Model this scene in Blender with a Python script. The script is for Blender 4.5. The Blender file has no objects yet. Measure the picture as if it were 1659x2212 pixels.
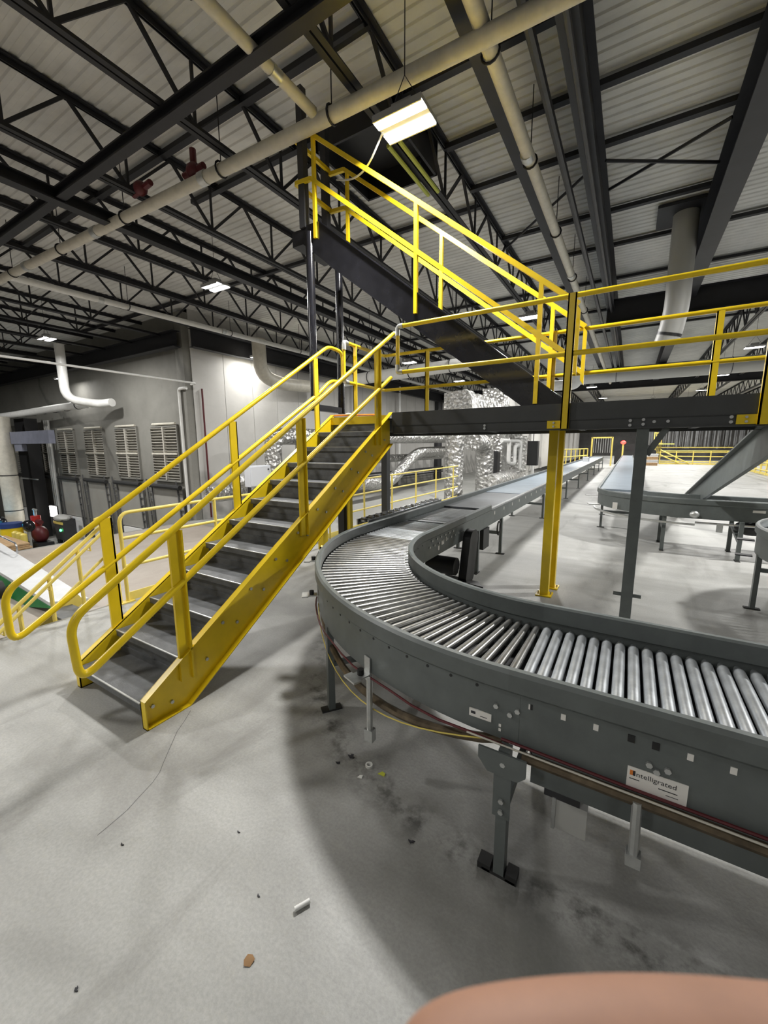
import bpy, math, random
from mathutils import Vector, Matrix
random.seed(7)
sc = bpy.context.scene
COL = sc.collection
PI = math.pi

# ------------------------------------------------------------------ camera
CAMZ = 1.8144
yaw, pitch, roll = -.5452, .1641, -.0046
fw = Vector((math.sin(yaw)*math.cos(pitch), math.cos(yaw)*math.cos(pitch), -math.sin(pitch)))
rt0 = Vector((math.cos(yaw), -math.sin(yaw), 0)); up0 = rt0.cross(fw)
rt = rt0*math.cos(roll)+up0*math.sin(roll); up = up0*math.cos(roll)-rt0*math.sin(roll)
cd = bpy.data.cameras.new('camera'); cam = bpy.data.objects.new('camera', cd); COL.objects.link(cam)
cd.sensor_fit = 'VERTICAL'; cd.sensor_height = 36; cd.sensor_width = 27
cd.lens = 36*867.66/2212
cd.clip_start = .005; cd.clip_end = 300
cam.matrix_world = Matrix(((rt.x, up.x, -fw.x, 0), (rt.y, up.y, -fw.y, 0), (rt.z, up.z, -fw.z, CAMZ), (0, 0, 0, 1)))
cd.dof.use_dof = True; cd.dof.focus_distance = 4.0; cd.dof.aperture_fstop = 24
sc.camera = cam
def camspace(r, u, f): return Vector((0, 0, CAMZ))+rt*r+up*u+fw*f

# ------------------------------------------------------------------ world and exposure
w = bpy.data.worlds.new('world'); sc.world = w; w.use_nodes = True
w.node_tree.nodes['Background'].inputs[0].default_value = (.62, .62, .66, 1)
w.node_tree.nodes['Background'].inputs[1].default_value = .02
vs = sc.view_settings
vs.view_transform = 'Standard'; vs.look = 'None'; vs.exposure = 0.0; vs.gamma = 1; vs.use_curve_mapping = False
LAMP_W = 430
cy = sc.cycles
cy.max_bounces = 4; cy.diffuse_bounces = 3; cy.glossy_bounces = 2; cy.transmission_bounces = 1; cy.transparent_max_bounces = 2
cy.adaptive_threshold = .07; cy.caustics_reflective = False; cy.caustics_refractive = False

# ------------------------------------------------------------------ materials
MT = {}
def mat(name, col, rough=.5, metal=0, var=.0, vs_=6, bump=0, bs=40, emit=0, spec=.5, alpha=1, col2=None):
    m = bpy.data.materials.new(name); m.use_nodes = True
    nt = m.node_tree; b = nt.nodes['Principled BSDF']
    b.inputs['Base Color'].default_value = (*col, 1); b.inputs['Roughness'].default_value = rough
    b.inputs['Metallic'].default_value = metal; b.inputs['Specular IOR Level'].default_value = spec
    tc = nt.nodes.new('ShaderNodeTexCoord')
    if var or col2:
        n = nt.nodes.new('ShaderNodeTexNoise'); n.inputs['Scale'].default_value = vs_; n.inputs['Detail'].default_value = 5
        n.inputs['Roughness'].default_value = .62
        nt.links.new(tc.outputs['Object'], n.inputs['Vector'])
        r = nt.nodes.new('ShaderNodeValToRGB'); r.color_ramp.elements[0].position = .32; r.color_ramp.elements[1].position = .68
        c2 = col2 or tuple(min(1, c*(1+var)) for c in col)
        c1 = col if col2 else tuple(c*(1-var) for c in col)
        r.color_ramp.elements[0].color = (*c1, 1); r.color_ramp.elements[1].color = (*c2, 1)
        nt.links.new(n.outputs['Fac'], r.inputs['Fac']); nt.links.new(r.outputs['Color'], b.inputs['Base Color'])
    if bump:
        n2 = nt.nodes.new('ShaderNodeTexNoise'); n2.inputs['Scale'].default_value = bs; n2.inputs['Detail'].default_value = 3
        nt.links.new(tc.outputs['Object'], n2.inputs['Vector'])
        bp = nt.nodes.new('ShaderNodeBump'); bp.inputs['Strength'].default_value = bump; bp.inputs['Distance'].default_value = .02
        nt.links.new(n2.outputs['Fac'], bp.inputs['Height']); nt.links.new(bp.outputs['Normal'], b.inputs['Normal'])
    if emit:
        b.inputs['Emission Color'].default_value = (*col, 1); b.inputs['Emission Strength'].default_value = emit
    if alpha < 1: b.inputs['Alpha'].default_value = alpha
    m.cycles.emission_sampling = "NONE"; MT[name] = m; return m

mat('yellow', (.88, .63, .015), .33, 0, .07, 5)
mat('yellow_pale', (.76, .61, .14), .45, 0, .08, 5)
mat('conv_grey', (.118, .133, .13), .42, 0, .12, 7)
mat('beam_grey', (.058, .061, .063), .5, 0, .1, 5)
mat('tread', (.125, .13, .135), .42, .2, .3, 9, .35, 260)
mat('steel', (.50, .51, .52), .27, .92, .18, 14)
mat('roller', (.60, .63, .655), .36, .8, .2, 12)
mat('roller_old', (.38, .38, .37), .3, .85, .25, 10)
mat('zinc', (.55, .56, .55), .4, .7, .1, 20)
mat('black_gloss', (.012, .012, .015), .2, 0, .3, 6)
mat('black', (.012, .012, .013), .5)
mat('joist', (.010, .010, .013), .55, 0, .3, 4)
mat('steel_dark', (.035, .035, .039), .5, 0, .2, 4)  # dark grey steel, slightly paler than joist
mat('deck', (.68, .675, .65), .75, 0, .12, 1.2)
mat('pipe_cream', (.60, .57, .49), .45, 0, .1, 6)
mat('pipe_white', (.78, .78, .76), .4, 0, .06, 6)
mat('belt', (.215, .26, .305), .4, 0, .12, 3)
mat('belt_dark', (.10, .11, .12), .42, 0, .25, 2)
mat('rubber', (.02, .02, .02), .7)
mat('red', (.42, .02, .015), .45)
mat('dark_red', (.10, .010, .014), .5)
mat('label', (.82, .8, .76), .5)
mat('print', (.03, .03, .035), .6)
mat('orange', (.75, .22, .03), .5)
mat('copper', (.13, .10, .065), .45, .5, .4, 14)
mat('green', (.012, .15, .035), .5, 0, .2, 3)
mat('pale_grey', (.55, .56, .57), .5, 0, .08, 3)
mat('cabinet', (.62, .64, .68), .4)
mat('blue_grey', (.16, .17, .22), .5, 0, .15, 2)
mat('blue', (.02, .05, .2), .5)
mat('cardboard', (.42, .28, .15), .8, 0, .2, 8)
mat('pvc_grey', (.45, .45, .43), .5)
mat('door_panel', (.34, .33, .30), .6, 0, .08, 1)
mat('slat', (.46, .44, .39), .6, 0, .1, 4)
mat('slat_dark', (.13, .12, .10), .7)
mat('track', (.10, .10, .10), .6)
mat('dock_white', (.85, .85, .84), .5)
mat('screen_white', (1, .97, .9), .5, emit=9)
mat('screen_blue', (.1, .6, 1), .5, emit=3)
mat('led_green', (.1, 1, .3), .5, emit=6)
mat('led_red', (1, .04, .03), .5, emit=6)
mat('led_amber', (1, .5, .1), .5, emit=5)
mat('led', (1, .985, .96), .5, emit=14)
mat('lamp_metal', (.45, .45, .45), .4, .4)
mat('skin', (.40, .215, .145), .6, 0, .1, 60)
mat('leaf', (.28, .16, .07), .8)
mat('paper', (.8, .8, .76), .6)
mat('scrap_yellow', (.65, .68, .08), .5)
mat('strip', (.22, .225, .23), .35, 0, .4, .8)
mat('dark_wall', (.12, .115, .11), .7, 0, .3, .5)
mat('green_tube', (.50, .55, .10), .5)
mat('nail', (.75, .42, .33), .35)

def foil():
    m = mat('foil', (.50, .495, .48), .3, .8, .12, 5, .0)
    nt = m.node_tree; b = nt.nodes['Principled BSDF']; tc = [n for n in nt.nodes if n.type == 'TEX_COORD'][0]
    v = nt.nodes.new('ShaderNodeTexVoronoi'); v.inputs['Scale'].default_value = 7; v.feature = 'F1'
    n = nt.nodes.new('ShaderNodeTexNoise'); n.inputs['Scale'].default_value = 5; n.inputs['Detail'].default_value = 6
    nt.links.new(tc.outputs['Object'], v.inputs['Vector']); nt.links.new(tc.outputs['Object'], n.inputs['Vector'])
    a = nt.nodes.new('ShaderNodeMath'); a.operation = 'ADD'
    nt.links.new(v.outputs['Distance'], a.inputs[0]); nt.links.new(n.outputs['Fac'], a.inputs[1])
    bp = nt.nodes.new('ShaderNodeBump'); bp.inputs['Strength'].default_value = .9; bp.inputs['Distance'].default_value = .09
    nt.links.new(a.outputs[0], bp.inputs['Height']); nt.links.new(bp.outputs['Normal'], b.inputs['Normal'])
foil()

def ramp(nt, src, p0, p1, c0, c1):
    r = nt.nodes.new('ShaderNodeValToRGB'); r.color_ramp.elements[0].position = p0; r.color_ramp.elements[1].position = p1
    r.color_ramp.elements[0].color = (*c0, 1); r.color_ramp.elements[1].color = (*c1, 1)
    nt.links.new(src, r.inputs['Fac']); return r.outputs['Color']
def mixc(nt, fac, a, b, mode='MIX'):
    m = nt.nodes.new('ShaderNodeMix'); m.data_type = 'RGBA'; m.blend_type = mode
    if isinstance(fac, float): m.inputs[0].default_value = fac
    else: nt.links.new(fac, m.inputs[0])
    for i, s in ((6, a), (7, b)):
        if isinstance(s, tuple): m.inputs[i].default_value = (*s, 1)
        else: nt.links.new(s, m.inputs[i])
    return m.outputs[2]
def noise(nt, vec, scale, detail=5, rough=.6, dist=0):
    n = nt.nodes.new('ShaderNodeTexNoise'); n.inputs['Scale'].default_value = scale; n.inputs['Detail'].default_value = detail
    n.inputs['Roughness'].default_value = rough; n.inputs['Distortion'].default_value = dist
    nt.links.new(vec, n.inputs['Vector']); return n.outputs['Fac']
def concrete(name, base, base2, stain, stain_amt=.6, rough=.42, drips=False):
    m = bpy.data.materials.new(name); m.use_nodes = True; nt = m.node_tree; b = nt.nodes['Principled BSDF']
    tc = nt.nodes.new('ShaderNodeTexCoord'); P = tc.outputs['Object']
    c = ramp(nt, noise(nt, P, .55, 6, .6, .3), .35, .66, base, base2)
    # broad worn patches and speckle
    sp = ramp(nt, noise(nt, P, 70, 3), .35, .65, (.9, .9, .9), (1.06, 1.06, 1.06))
    c = mixc(nt, 1.0, c, sp, 'MULTIPLY')
    mp = nt.nodes.new('ShaderNodeMapping'); mp.inputs['Scale'].default_value = (1.0, .28, 1); mp.inputs['Rotation'].default_value = (0, 0, .9)
    nt.links.new(P, mp.inputs['Vector'])
    st = ramp(nt, noise(nt, mp.outputs['Vector'], 1.6, 7, .62, .8), .54, .72, (0, 0, 0), (1, 1, 1))
    mm = nt.nodes.new('ShaderNodeMath'); mm.operation = 'MULTIPLY'; mm.inputs[1].default_value = stain_amt
    nt.links.new(st, mm.inputs[0])
    c = mixc(nt, mm.outputs[0], c, stain)
    # dark oil specks
    v = nt.nodes.new('ShaderNodeTexVoronoi'); v.inputs['Scale'].default_value = 2.4; v.inputs['Randomness'].default_value = 1
    nt.links.new(P, v.inputs['Vector'])
    sk = ramp(nt, v.outputs['Distance'], .012, .03, (1, 1, 1), (0, 0, 0))
    m3 = nt.nodes.new('ShaderNodeMath'); m3.operation = 'MULTIPLY'; m3.inputs[1].default_value = .7; nt.links.new(sk, m3.inputs[0])
    c = mixc(nt, m3.outputs[0], c, tuple(x*.25 for x in base))
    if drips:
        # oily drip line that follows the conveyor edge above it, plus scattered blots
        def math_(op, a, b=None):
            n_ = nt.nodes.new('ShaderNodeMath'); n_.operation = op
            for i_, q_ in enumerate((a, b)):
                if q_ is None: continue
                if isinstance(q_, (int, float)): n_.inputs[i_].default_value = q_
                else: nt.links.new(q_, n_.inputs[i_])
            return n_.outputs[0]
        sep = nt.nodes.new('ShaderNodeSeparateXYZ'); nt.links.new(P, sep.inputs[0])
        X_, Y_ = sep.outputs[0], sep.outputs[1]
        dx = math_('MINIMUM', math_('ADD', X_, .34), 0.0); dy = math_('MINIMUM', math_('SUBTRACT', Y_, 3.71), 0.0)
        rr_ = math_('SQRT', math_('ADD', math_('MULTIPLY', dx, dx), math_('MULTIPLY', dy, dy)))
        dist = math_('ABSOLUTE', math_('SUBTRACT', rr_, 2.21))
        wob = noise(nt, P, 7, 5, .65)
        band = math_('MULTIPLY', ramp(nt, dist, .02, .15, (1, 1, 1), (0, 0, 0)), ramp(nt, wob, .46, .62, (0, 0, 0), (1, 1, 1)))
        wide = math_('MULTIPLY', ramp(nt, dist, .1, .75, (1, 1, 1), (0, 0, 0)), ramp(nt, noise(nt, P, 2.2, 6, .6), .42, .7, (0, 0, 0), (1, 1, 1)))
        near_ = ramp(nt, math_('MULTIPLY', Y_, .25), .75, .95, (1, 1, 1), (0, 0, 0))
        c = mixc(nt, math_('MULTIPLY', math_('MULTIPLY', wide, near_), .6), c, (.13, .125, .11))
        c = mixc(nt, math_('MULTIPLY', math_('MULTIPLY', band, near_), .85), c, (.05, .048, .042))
        # long faint traffic streaks running across the aisle
        m_ = nt.nodes.new('ShaderNodeMapping'); m_.inputs['Scale'].default_value = (.25, 2.2, 1); nt.links.new(P, m_.inputs['Vector'])
        sk_ = ramp(nt, noise(nt, m_.outputs['Vector'], 1.3, 6, .65), .45, .72, (0, 0, 0), (1, 1, 1))
        c = mixc(nt, math_('MULTIPLY', sk_, .42), c, (.22, .215, .20))
    # hairline crack
    w_ = nt.nodes.new('ShaderNodeTexWave'); w_.wave_type = 'BANDS'; w_.bands_direction = 'DIAGONAL'
    w_.inputs['Scale'].default_value = .05; w_.inputs['Distortion'].default_value = 3.5; w_.inputs['Detail'].default_value = 5; w_.inputs['Detail Scale'].default_value = 2.2
    nt.links.new(P, w_.inputs['Vector'])
    ck = ramp(nt, w_.outputs['Fac'], .0, .00006, (1, 1, 1), (0, 0, 0))
    m4 = nt.nodes.new('ShaderNodeMath'); m4.operation = 'MULTIPLY'; m4.inputs[1].default_value = .5; nt.links.new(ck, m4.inputs[0])
    c = mixc(nt, m4.outputs[0], c, tuple(x*.35 for x in base))
    nt.links.new(c, b.inputs['Base Color'])
    rr = ramp(nt, noise(nt, P, 1.1, 5), .3, .7, (rough-.1,)*3, (rough+.14,)*3); nt.links.new(rr, b.inputs['Roughness'])
    bp = nt.nodes.new('ShaderNodeBump'); bp.inputs['Strength'].default_value = .12; bp.inputs['Distance'].default_value = .01
    nt.links.new(noise(nt, P, 55, 4), bp.inputs['Height']); nt.links.new(bp.outputs['Normal'], b.inputs['Normal'])
    MT[name] = m
concrete('floor', (.34, .34, .325), (.45, .45, .43), (.20, .195, .18), .75, .5, True)
concrete('floor_brown', (.31, .265, .225), (.38, .34, .295), (.25, .21, .18), .5, .55)
concrete('floor_dock', (.30, .30, .28), (.38, .38, .36), (.2, .2, .19), .5, .6)
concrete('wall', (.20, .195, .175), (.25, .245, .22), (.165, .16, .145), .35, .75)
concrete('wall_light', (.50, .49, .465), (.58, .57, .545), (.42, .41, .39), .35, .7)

# ------------------------------------------------------------------ mesh helpers
class M:
    def __init__(s): s.v = []; s.f = []
    def add(s, v, f):
        o = len(s.v); s.v += [tuple(p) for p in v]; s.f += [tuple(i+o for i in q) for q in f]; return s
    def box(s, x0, x1, y0, y1, z0, z1):
        return s.add([(x0, y0, z0), (x1, y0, z0), (x1, y1, z0), (x0, y1, z0), (x0, y0, z1), (x1, y0, z1), (x1, y1, z1), (x0, y1, z1)],
                     [(3, 2, 1, 0), (4, 5, 6, 7), (0, 1, 5, 4), (1, 2, 6, 5), (2, 3, 7, 6), (3, 0, 4, 7)])
    def bar(s, p, q, w_, h, u=(0, 0, 1)):
        p = Vector(p); q = Vector(q); d = (q-p).normalized(); u = Vector(u)
        if abs(d.dot(u)) > .98: u = Vector((0, 1, 0))
        r = d.cross(u).normalized(); t = r.cross(d)
        a, b = r*(w_/2), t*(h/2)
        return s.add([p-a-b, p+a-b, p+a+b, p-a+b, q-a-b, q+a-b, q+a+b, q-a+b],
                     [(0, 1, 2, 3), (7, 6, 5, 4), (4, 5, 1, 0), (5, 6, 2, 1), (6, 7, 3, 2), (7, 4, 0, 3)])
    def tube(s, pts, r, n=10, closed=False):
        pts = [Vector(p) for p in pts]; N = len(pts)
        rs = r if isinstance(r, (list, tuple)) else [r]*N
        tans = []
        for i in range(N):
            if closed: d = pts[(i+1) % N]-pts[i-1]
            else: d = (pts[min(i+1, N-1)]-pts[max(i-1, 0)])
            tans.append(d.normalized())
        u = Vector((0, 0, 1)) if abs(tans[0].z) < .9 else Vector((1, 0, 0))
        nrm = tans[0].cross(u).normalized(); vv = []; ff = []
        for i in range(N):
            nrm = (nrm-tans[i]*nrm.dot(tans[i])).normalized(); b = tans[i].cross(nrm)
            for k in range(n):
                a = 2*PI*k/n; vv.append(pts[i]+(nrm*math.cos(a)+b*math.sin(a))*rs[i])
        for i in range(N if closed else N-1):
            j = (i+1) % N
            for k in range(n):
                k2 = (k+1) % n; ff.append((i*n+k, i*n+k2, j*n+k2, j*n+k))
        if not closed:
            ff.append(tuple(reversed(range(n)))); ff.append(tuple((N-1)*n+k for k in range(n)))
        return s.add(vv, ff)
    def prism(s, poly, ax, a0, a1):
        n = len(poly)
        def P(p, a): return {'x': (a, p[0], p[1]), 'y': (p[0], a, p[1]), 'z': (p[0], p[1], a)}[ax]
        v = [P(p, a0) for p in poly]+[P(p, a1) for p in poly]
        f = [tuple(reversed(range(n))), tuple(range(n, 2*n))]+[(i, (i+1) % n, n+(i+1) % n, n+i) for i in range(n)]
        return s.add(v, f)
    def revolve(s, c, prof, a0, a1, n):
        k = len(prof); v = []; f = []
        for i in range(n+1):
            a = a0+(a1-a0)*i/n
            for r, z in prof: v.append((c[0]+r*math.cos(a), c[1]+r*math.sin(a), z))
        for i in range(n):
            for j in range(k):
                j2 = (j+1) % k; f.append((i*k+j, i*k+j2, (i+1)*k+j2, (i+1)*k+j))
        f.append(tuple(reversed(range(k)))); f.append(tuple(n*k+j for j in range(k)))
        return s.add(v, f)
    def ell(s, c, rx, ry, rz, n=12, m=8):
        v = []; f = []
        for i in range(m+1):
            t = PI*i/m
            for k in range(n):
                a = 2*PI*k/n; v.append((c[0]+rx*math.sin(t)*math.cos(a), c[1]+ry*math.sin(t)*math.sin(a), c[2]+rz*math.cos(t)))
        for i in range(m):
            for k in range(n): f.append((i*n+k, i*n+(k+1) % n, (i+1)*n+(k+1) % n, (i+1)*n+k))
        return s.add(v, f)

def rpath(pts, rad, n=5, closed=False):
    pts = [Vector(p) for p in pts]; out = []; N = len(pts)
    for i, p in enumerate(pts):
        if not closed and i in (0, N-1): out.append(p); continue
        a = (pts[i-1]-p); b = (pts[(i+1) % N]-p); R = min(rad, a.length*.49, b.length*.49)
        a = p+a.normalized()*R; b = p+b.normalized()*R
        for k in range(n+1):
            t = k/n; out.append(a*(1-t)**2+p*2*t*(1-t)+b*t*t)
    return out

BASE = {}
def finish(me):
    me.validate(); me.shade_smooth()
    try: me.set_sharp_from_angle(angle=math.radians(38))
    except Exception: pass
def root_of(o):
    while o.parent: o = o.parent
    return o
def obj(name, m, mt, parent=None, origin=None, kind=None, label=None):
    """one mesh object; vertices are given in world metres"""
    base = Vector(BASE[root_of(parent).name]) if parent else Vector(origin or (0, 0, 0))
    me = bpy.data.meshes.new(name)
    me.from_pydata([tuple(Vector(p)-base) for p in m.v], [], m.f); finish(me)
    me.materials.append(MT[mt]); o = bpy.data.objects.new(name, me); COL.objects.link(o)
    if parent: o.parent = parent
    else: o.location = base; BASE[o.name] = tuple(base)
    if kind: o['kind'] = kind
    if label: o['label'] = label
    return o
def thing(name, label, cat, loc=(0, 0, 0), group=None):
    o = bpy.data.objects.new(name, None); o.empty_display_size = .1; COL.objects.link(o); o.location = loc
    BASE[o.name] = tuple(loc); o['label'] = label; o['category'] = cat
    if group: o['group'] = group
    return o
def tag(o, label, cat, group=None):
    o['label'] = label; o['category'] = cat
    if group: o['group'] = group
    return o
def struct(name, m, mt, **k):
    o = obj(name, m, mt, **k); o['kind'] = 'structure'; return o
def put(name, me, parent, loc, rot=None, mt=None):
    """an alike piece that shares its mesh data"""
    o = bpy.data.objects.new(name, me); COL.objects.link(o); o.parent = parent
    o.location = Vector(loc)-Vector(BASE[root_of(parent).name])
    if rot: o.rotation_euler = rot
    return o
def mesh(name, m, mt):
    me = bpy.data.meshes.new(name); me.from_pydata(m.v, [], m.f); finish(me); me.materials.append(MT[mt]); return me
bolt_x = mesh('bolt', M().tube([(0, 0, 0), (.012, 0, 0)], .013, 6), 'zinc')
bolt_y = mesh('bolt', M().tube([(0, 0, 0), (0, -.01, 0)], .011, 6), 'zinc')
bolt_yl = mesh('bolt', M().tube([(0, 0, 0), (0, -.012, 0)], .0135, 8), 'pale_grey')
hole_y = mesh('hole', M().tube([(0, 0, 0), (0, -.002, 0)], .007, 8), 'black')

# ------------------------------------------------------------------ setting
XW = -15.05; YW = 10.2
fl = struct('floor', M().box(-5.0, 26, -7, 78, -.25, 0), 'floor')
CR = [(-2.47, 1.465), (-2.413, 1.388), (-2.353, 1.294), (-2.244, 1.174), (-2.169, 1.093), (-2.125, 1.049), (-2.089, 0.989), (-2.057, 0.899), (-2.029, 0.827), (-2.017, 0.747), (-2.009, 0.683)]
cm = M()
for (xa, ya), (xb, yb_) in zip(CR, CR[1:]):
    d = Vector((xb-xa, yb_-ya)).normalized()*.0016; cm.add([(xa-d.y, ya+d.x, .0006), (xa+d.y, ya-d.x, .0006), (xb+d.y, yb_-d.x, .0006), (xb-d.y, yb_+d.x, .0006)], [(0, 1, 2, 3)])
obj('hairline_crack', cm, 'track', fl)
struct('floor_lower', M().box(XW, -5.0, -7, 9.5, -1.4, -1.2), 'floor_brown')
struct('floor_lower_back', M().box(XW, -5.0, 9.5, 78, -1.4, -1.2), 'floor_dock')
struct('floor_dock', M().box(-46, XW, -7, 78, -3.6, -3.4), 'floor_dock')
struct('wall_lower_edge', M().box(XW-.15, XW, -7, YW, -3.4, -1.2), 'wall')
struct('wall_mezzanine_edge', M().box(-5.04, -5.0, -7, 78, -1.2, -.0), 'wall')
# corrugated roof deck, ribs run across the building
dk = M(); P = []; y = -8.0; zt = 7.03
while y < 79:
    P += [(y, zt), (y+.065, zt), (y+.085, zt+.022), (y+.165, zt+.022)]; y += .185
dk.add([(-47, a, b) for a, b in P]+[(27, a, b) for a, b in P], [(i, i+1, len(P)+i+1, len(P)+i) for i in range(len(P)-1)])
struct('ceiling', dk, 'deck')
# side wall made of tall panels with recessed joints
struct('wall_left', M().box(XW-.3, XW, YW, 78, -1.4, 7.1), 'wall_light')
wl = bpy.data.objects['wall_left']
yy = YW
pm = mesh('wall_panel', M().box(-.02, .03, .012, 1.488, -1.2, 7.05), 'wall_light')
for k in range(24): put('wall_panel', pm, wl, (XW, YW+1.5*k, 0))
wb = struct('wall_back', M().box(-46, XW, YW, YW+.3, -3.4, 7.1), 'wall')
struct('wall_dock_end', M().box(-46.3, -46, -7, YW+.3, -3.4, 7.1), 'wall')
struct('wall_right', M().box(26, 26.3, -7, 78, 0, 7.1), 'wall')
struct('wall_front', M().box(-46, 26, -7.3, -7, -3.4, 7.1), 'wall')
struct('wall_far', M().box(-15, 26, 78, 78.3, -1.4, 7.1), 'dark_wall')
# inner wall beside the long belt conveyor with pilasters
wi = struct('wall_inner', M().box(-6.4, -6.1, 24, 62, 0, 7.1), 'wall_light')
pl = mesh('pilaster', M().box(-.02, .16, -.15, .15, 0, 7.0), 'wall_light')
for k in range(9): put('pilaster', pl, wi, (-6.1, 25.5+4.2*k, 0))
# corner column of the dock wall
struct('trim_1', M().prism([(XW-.02, YW-.28), (XW+.02, YW+.32), (XW-.5, YW-.1), (XW-.5, YW-.28)], 'z', -3.4, 6.9), 'wall')

# windows with louvres and dock doors below, in the back wall
for i, x0 in enumerate((-33.75, -30.6, -27.48, -24.33, -21.22, -18.12)):
    x1 = x0+1.88; z0, z1 = .38, 2.63; n = i+1
    wd = struct('window_%d' % n, M().box(x0, x1, YW-.02, YW+.0, z0, z1), 'slat_dark')
    fr = M()
    for a, b, c, d in ((x0-.05, x1+.05, z0-.08, z0), (x0-.05, x1+.05, z1, z1+.06), (x0-.05, x0, z0, z1), (x1, x1+.05, z0, z1)): fr.box(a, b, YW-.11, YW, c, d)
    obj('window_frame', fr, 'wall', wd)
    xm = (x0+x1)/2; zm = z0+(z1-z0)*.5
    obj('mullion', M().box(xm-.04, xm+.04, YW-.14, YW-.02, z0, z1), 'slat', wd)
    obj('transom', M().box(x0, x1, YW-.15, YW-.02, zm-.04, zm+.04), 'pipe_cream', wd)
    for a, b in ((x0, xm-.04), (xm+.04, x1)):
        for c, d in ((z0, zm-.04), (zm+.04, z1)):
            s = M(); k = 9
            for q in range(k):
                zz = c+(d-c)*(q+.5)/k; s.bar((a, YW-.07, zz), (b, YW-.07, zz), .09, .018, (0, .6, 1))
            obj('louvre_slats', s, 'slat', wd, kind='stuff')
    obj('lintel_pipe', M().tube([(x0+.2, YW-.12, z1+.13), (x1, YW-.12, z1+.13)], .05, 8), 'pipe_cream', wd)
    # dock door
    a, b = x0-.3, x1+.1
    dr = struct('door_%d' % n, M().box(a, b, YW-.06, YW, -2.05, .05), 'door_panel')
    obj('door_panel', M().box(a+.25, b-.25, YW-.14, YW-.06, -3.4, -2.08), 'dock_white', dr)
    obj('header_roll', M().tube([(a, YW-.2, .1), (b, YW-.2, .08)], .1, 9), 'rubber', dr)
    for xs in (a-.45, b-.4):
        t = M(); t.bar((xs, YW-.1, .35), (xs+.35, YW-.1, -3.3), .05, .05); t.bar((xs+.42, YW-.1, .0), (xs+.5, YW-.1, -3.3), .05, .05)
        for q in range(9):
            zz = -.2-.36*q; tt = (.35-zz)/3.65; t.bar((xs+.35*tt, YW-.1, zz), (xs+.42+.08*tt, YW-.1, zz), .04, .04)
        obj('door_track', t, 'track', dr)

# ------------------------------------------------------------------ roof structure
ZB = 6.1; ZT = 7.0
JX = [12.0, 9.8, 7.65, 5.5, 3.3, -3.2, -5.456, -7.616, -9.9, -11.75, -13.9, -16.1, -18.2, -20.4, -22.5, -24.7, -26.9, -29, -31.2, -33.4, -35.6, -37.8, -40]
JL = {-3.2: 'dark open-web roof joist above the upper stair landing',
      -5.456: 'dark open-web roof joist crossing the top-left corner of the photo', -7.616: 'dark open-web roof joist left of the red valve fitting',
      -9.9: 'dark open-web roof joist passing just behind the second lamp from the stair',
      -11.75: 'dark open-web roof joist right beside the long white pipe on the left'}
PITCH = 1.62
d_ = (0, PITCH/2, ZT-ZB)
web_a = mesh('web_bar', M().bar((0, 0, ZB+.03), (0, PITCH/2, ZT-.03), .045, .045), 'joist')
web_b = mesh('web_bar', M().bar((0, 0, ZB+.03), (0, -PITCH/2, ZT-.03), .045, .045), 'joist')
web_c = mesh('web_bar', M().bar((0, 0, ZB+.03), (0, 0, ZT-.03), .035, .035), 'joist')
ORD = ('first', 'second', 'third', 'fourth', 'fifth', 'sixth', 'seventh', 'eighth', 'ninth', 'tenth', 'eleventh', 'twelfth', 'thirteenth', 'fourteenth', 'fifteenth')
JFL = sorted([x for x in JX if x not in JL and x < 0], reverse=True); JFR = sorted([x for x in JX if x not in JL and x > 0])
for x in JX:
    near = x in JL
    t = thing('roof_joist', JL.get(x) or ('dark open-web roof joist, %s to the left of the long white pipe' % ORD[JFL.index(x)] if x < 0 else 'dark open-web roof joist, %s to the right of the deep upper right beam' % ORD[JFR.index(x)]), 'roof joist', (x, -6.5, ZB),
              'roof joists')
    y1 = YW if x < XW else 77.5
    c = M()
    for s in (-1, 1): c.box(x+s*.012, x+s*.075, -6.5, y1, ZT-.012, ZT+.02).box(x+s*.012, x+s*.024, -6.5, y1, ZT-.08, ZT-.012)
    obj('top_chord', c, 'joist', t)
    c = M()
    for s in (-1, 1): c.box(x+s*.012, x+s*.085, -6.5, y1, ZB-.03, ZB-.012).box(x+s*.012, x+s*.026, -6.5, y1, ZB-.012, ZB+.06)
    obj('bottom_chord', c, 'joist', t)
    far = M(); y = -6.0+((x*7.3) % PITCH)*.5
    while y < y1-PITCH:
        if near and 0 < y < 16.5:
            for me in (web_a, web_b, web_c): put('web_bar', me, t, (x, y, 0))
        else:
            w_ = .045
            far.bar((x, y, ZB+.03), (x, y+PITCH/2, ZT-.03), w_, w_).bar((x, y, ZB+.03), (x, y-PITCH/2, ZT-.03), w_, w_)
            if y < 40: far.bar((x, y, ZB+.03), (x, y, ZT-.03), .035, .035)
        y += PITCH
    obj('web_bars', far, 'joist', t, kind='stuff')

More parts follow.
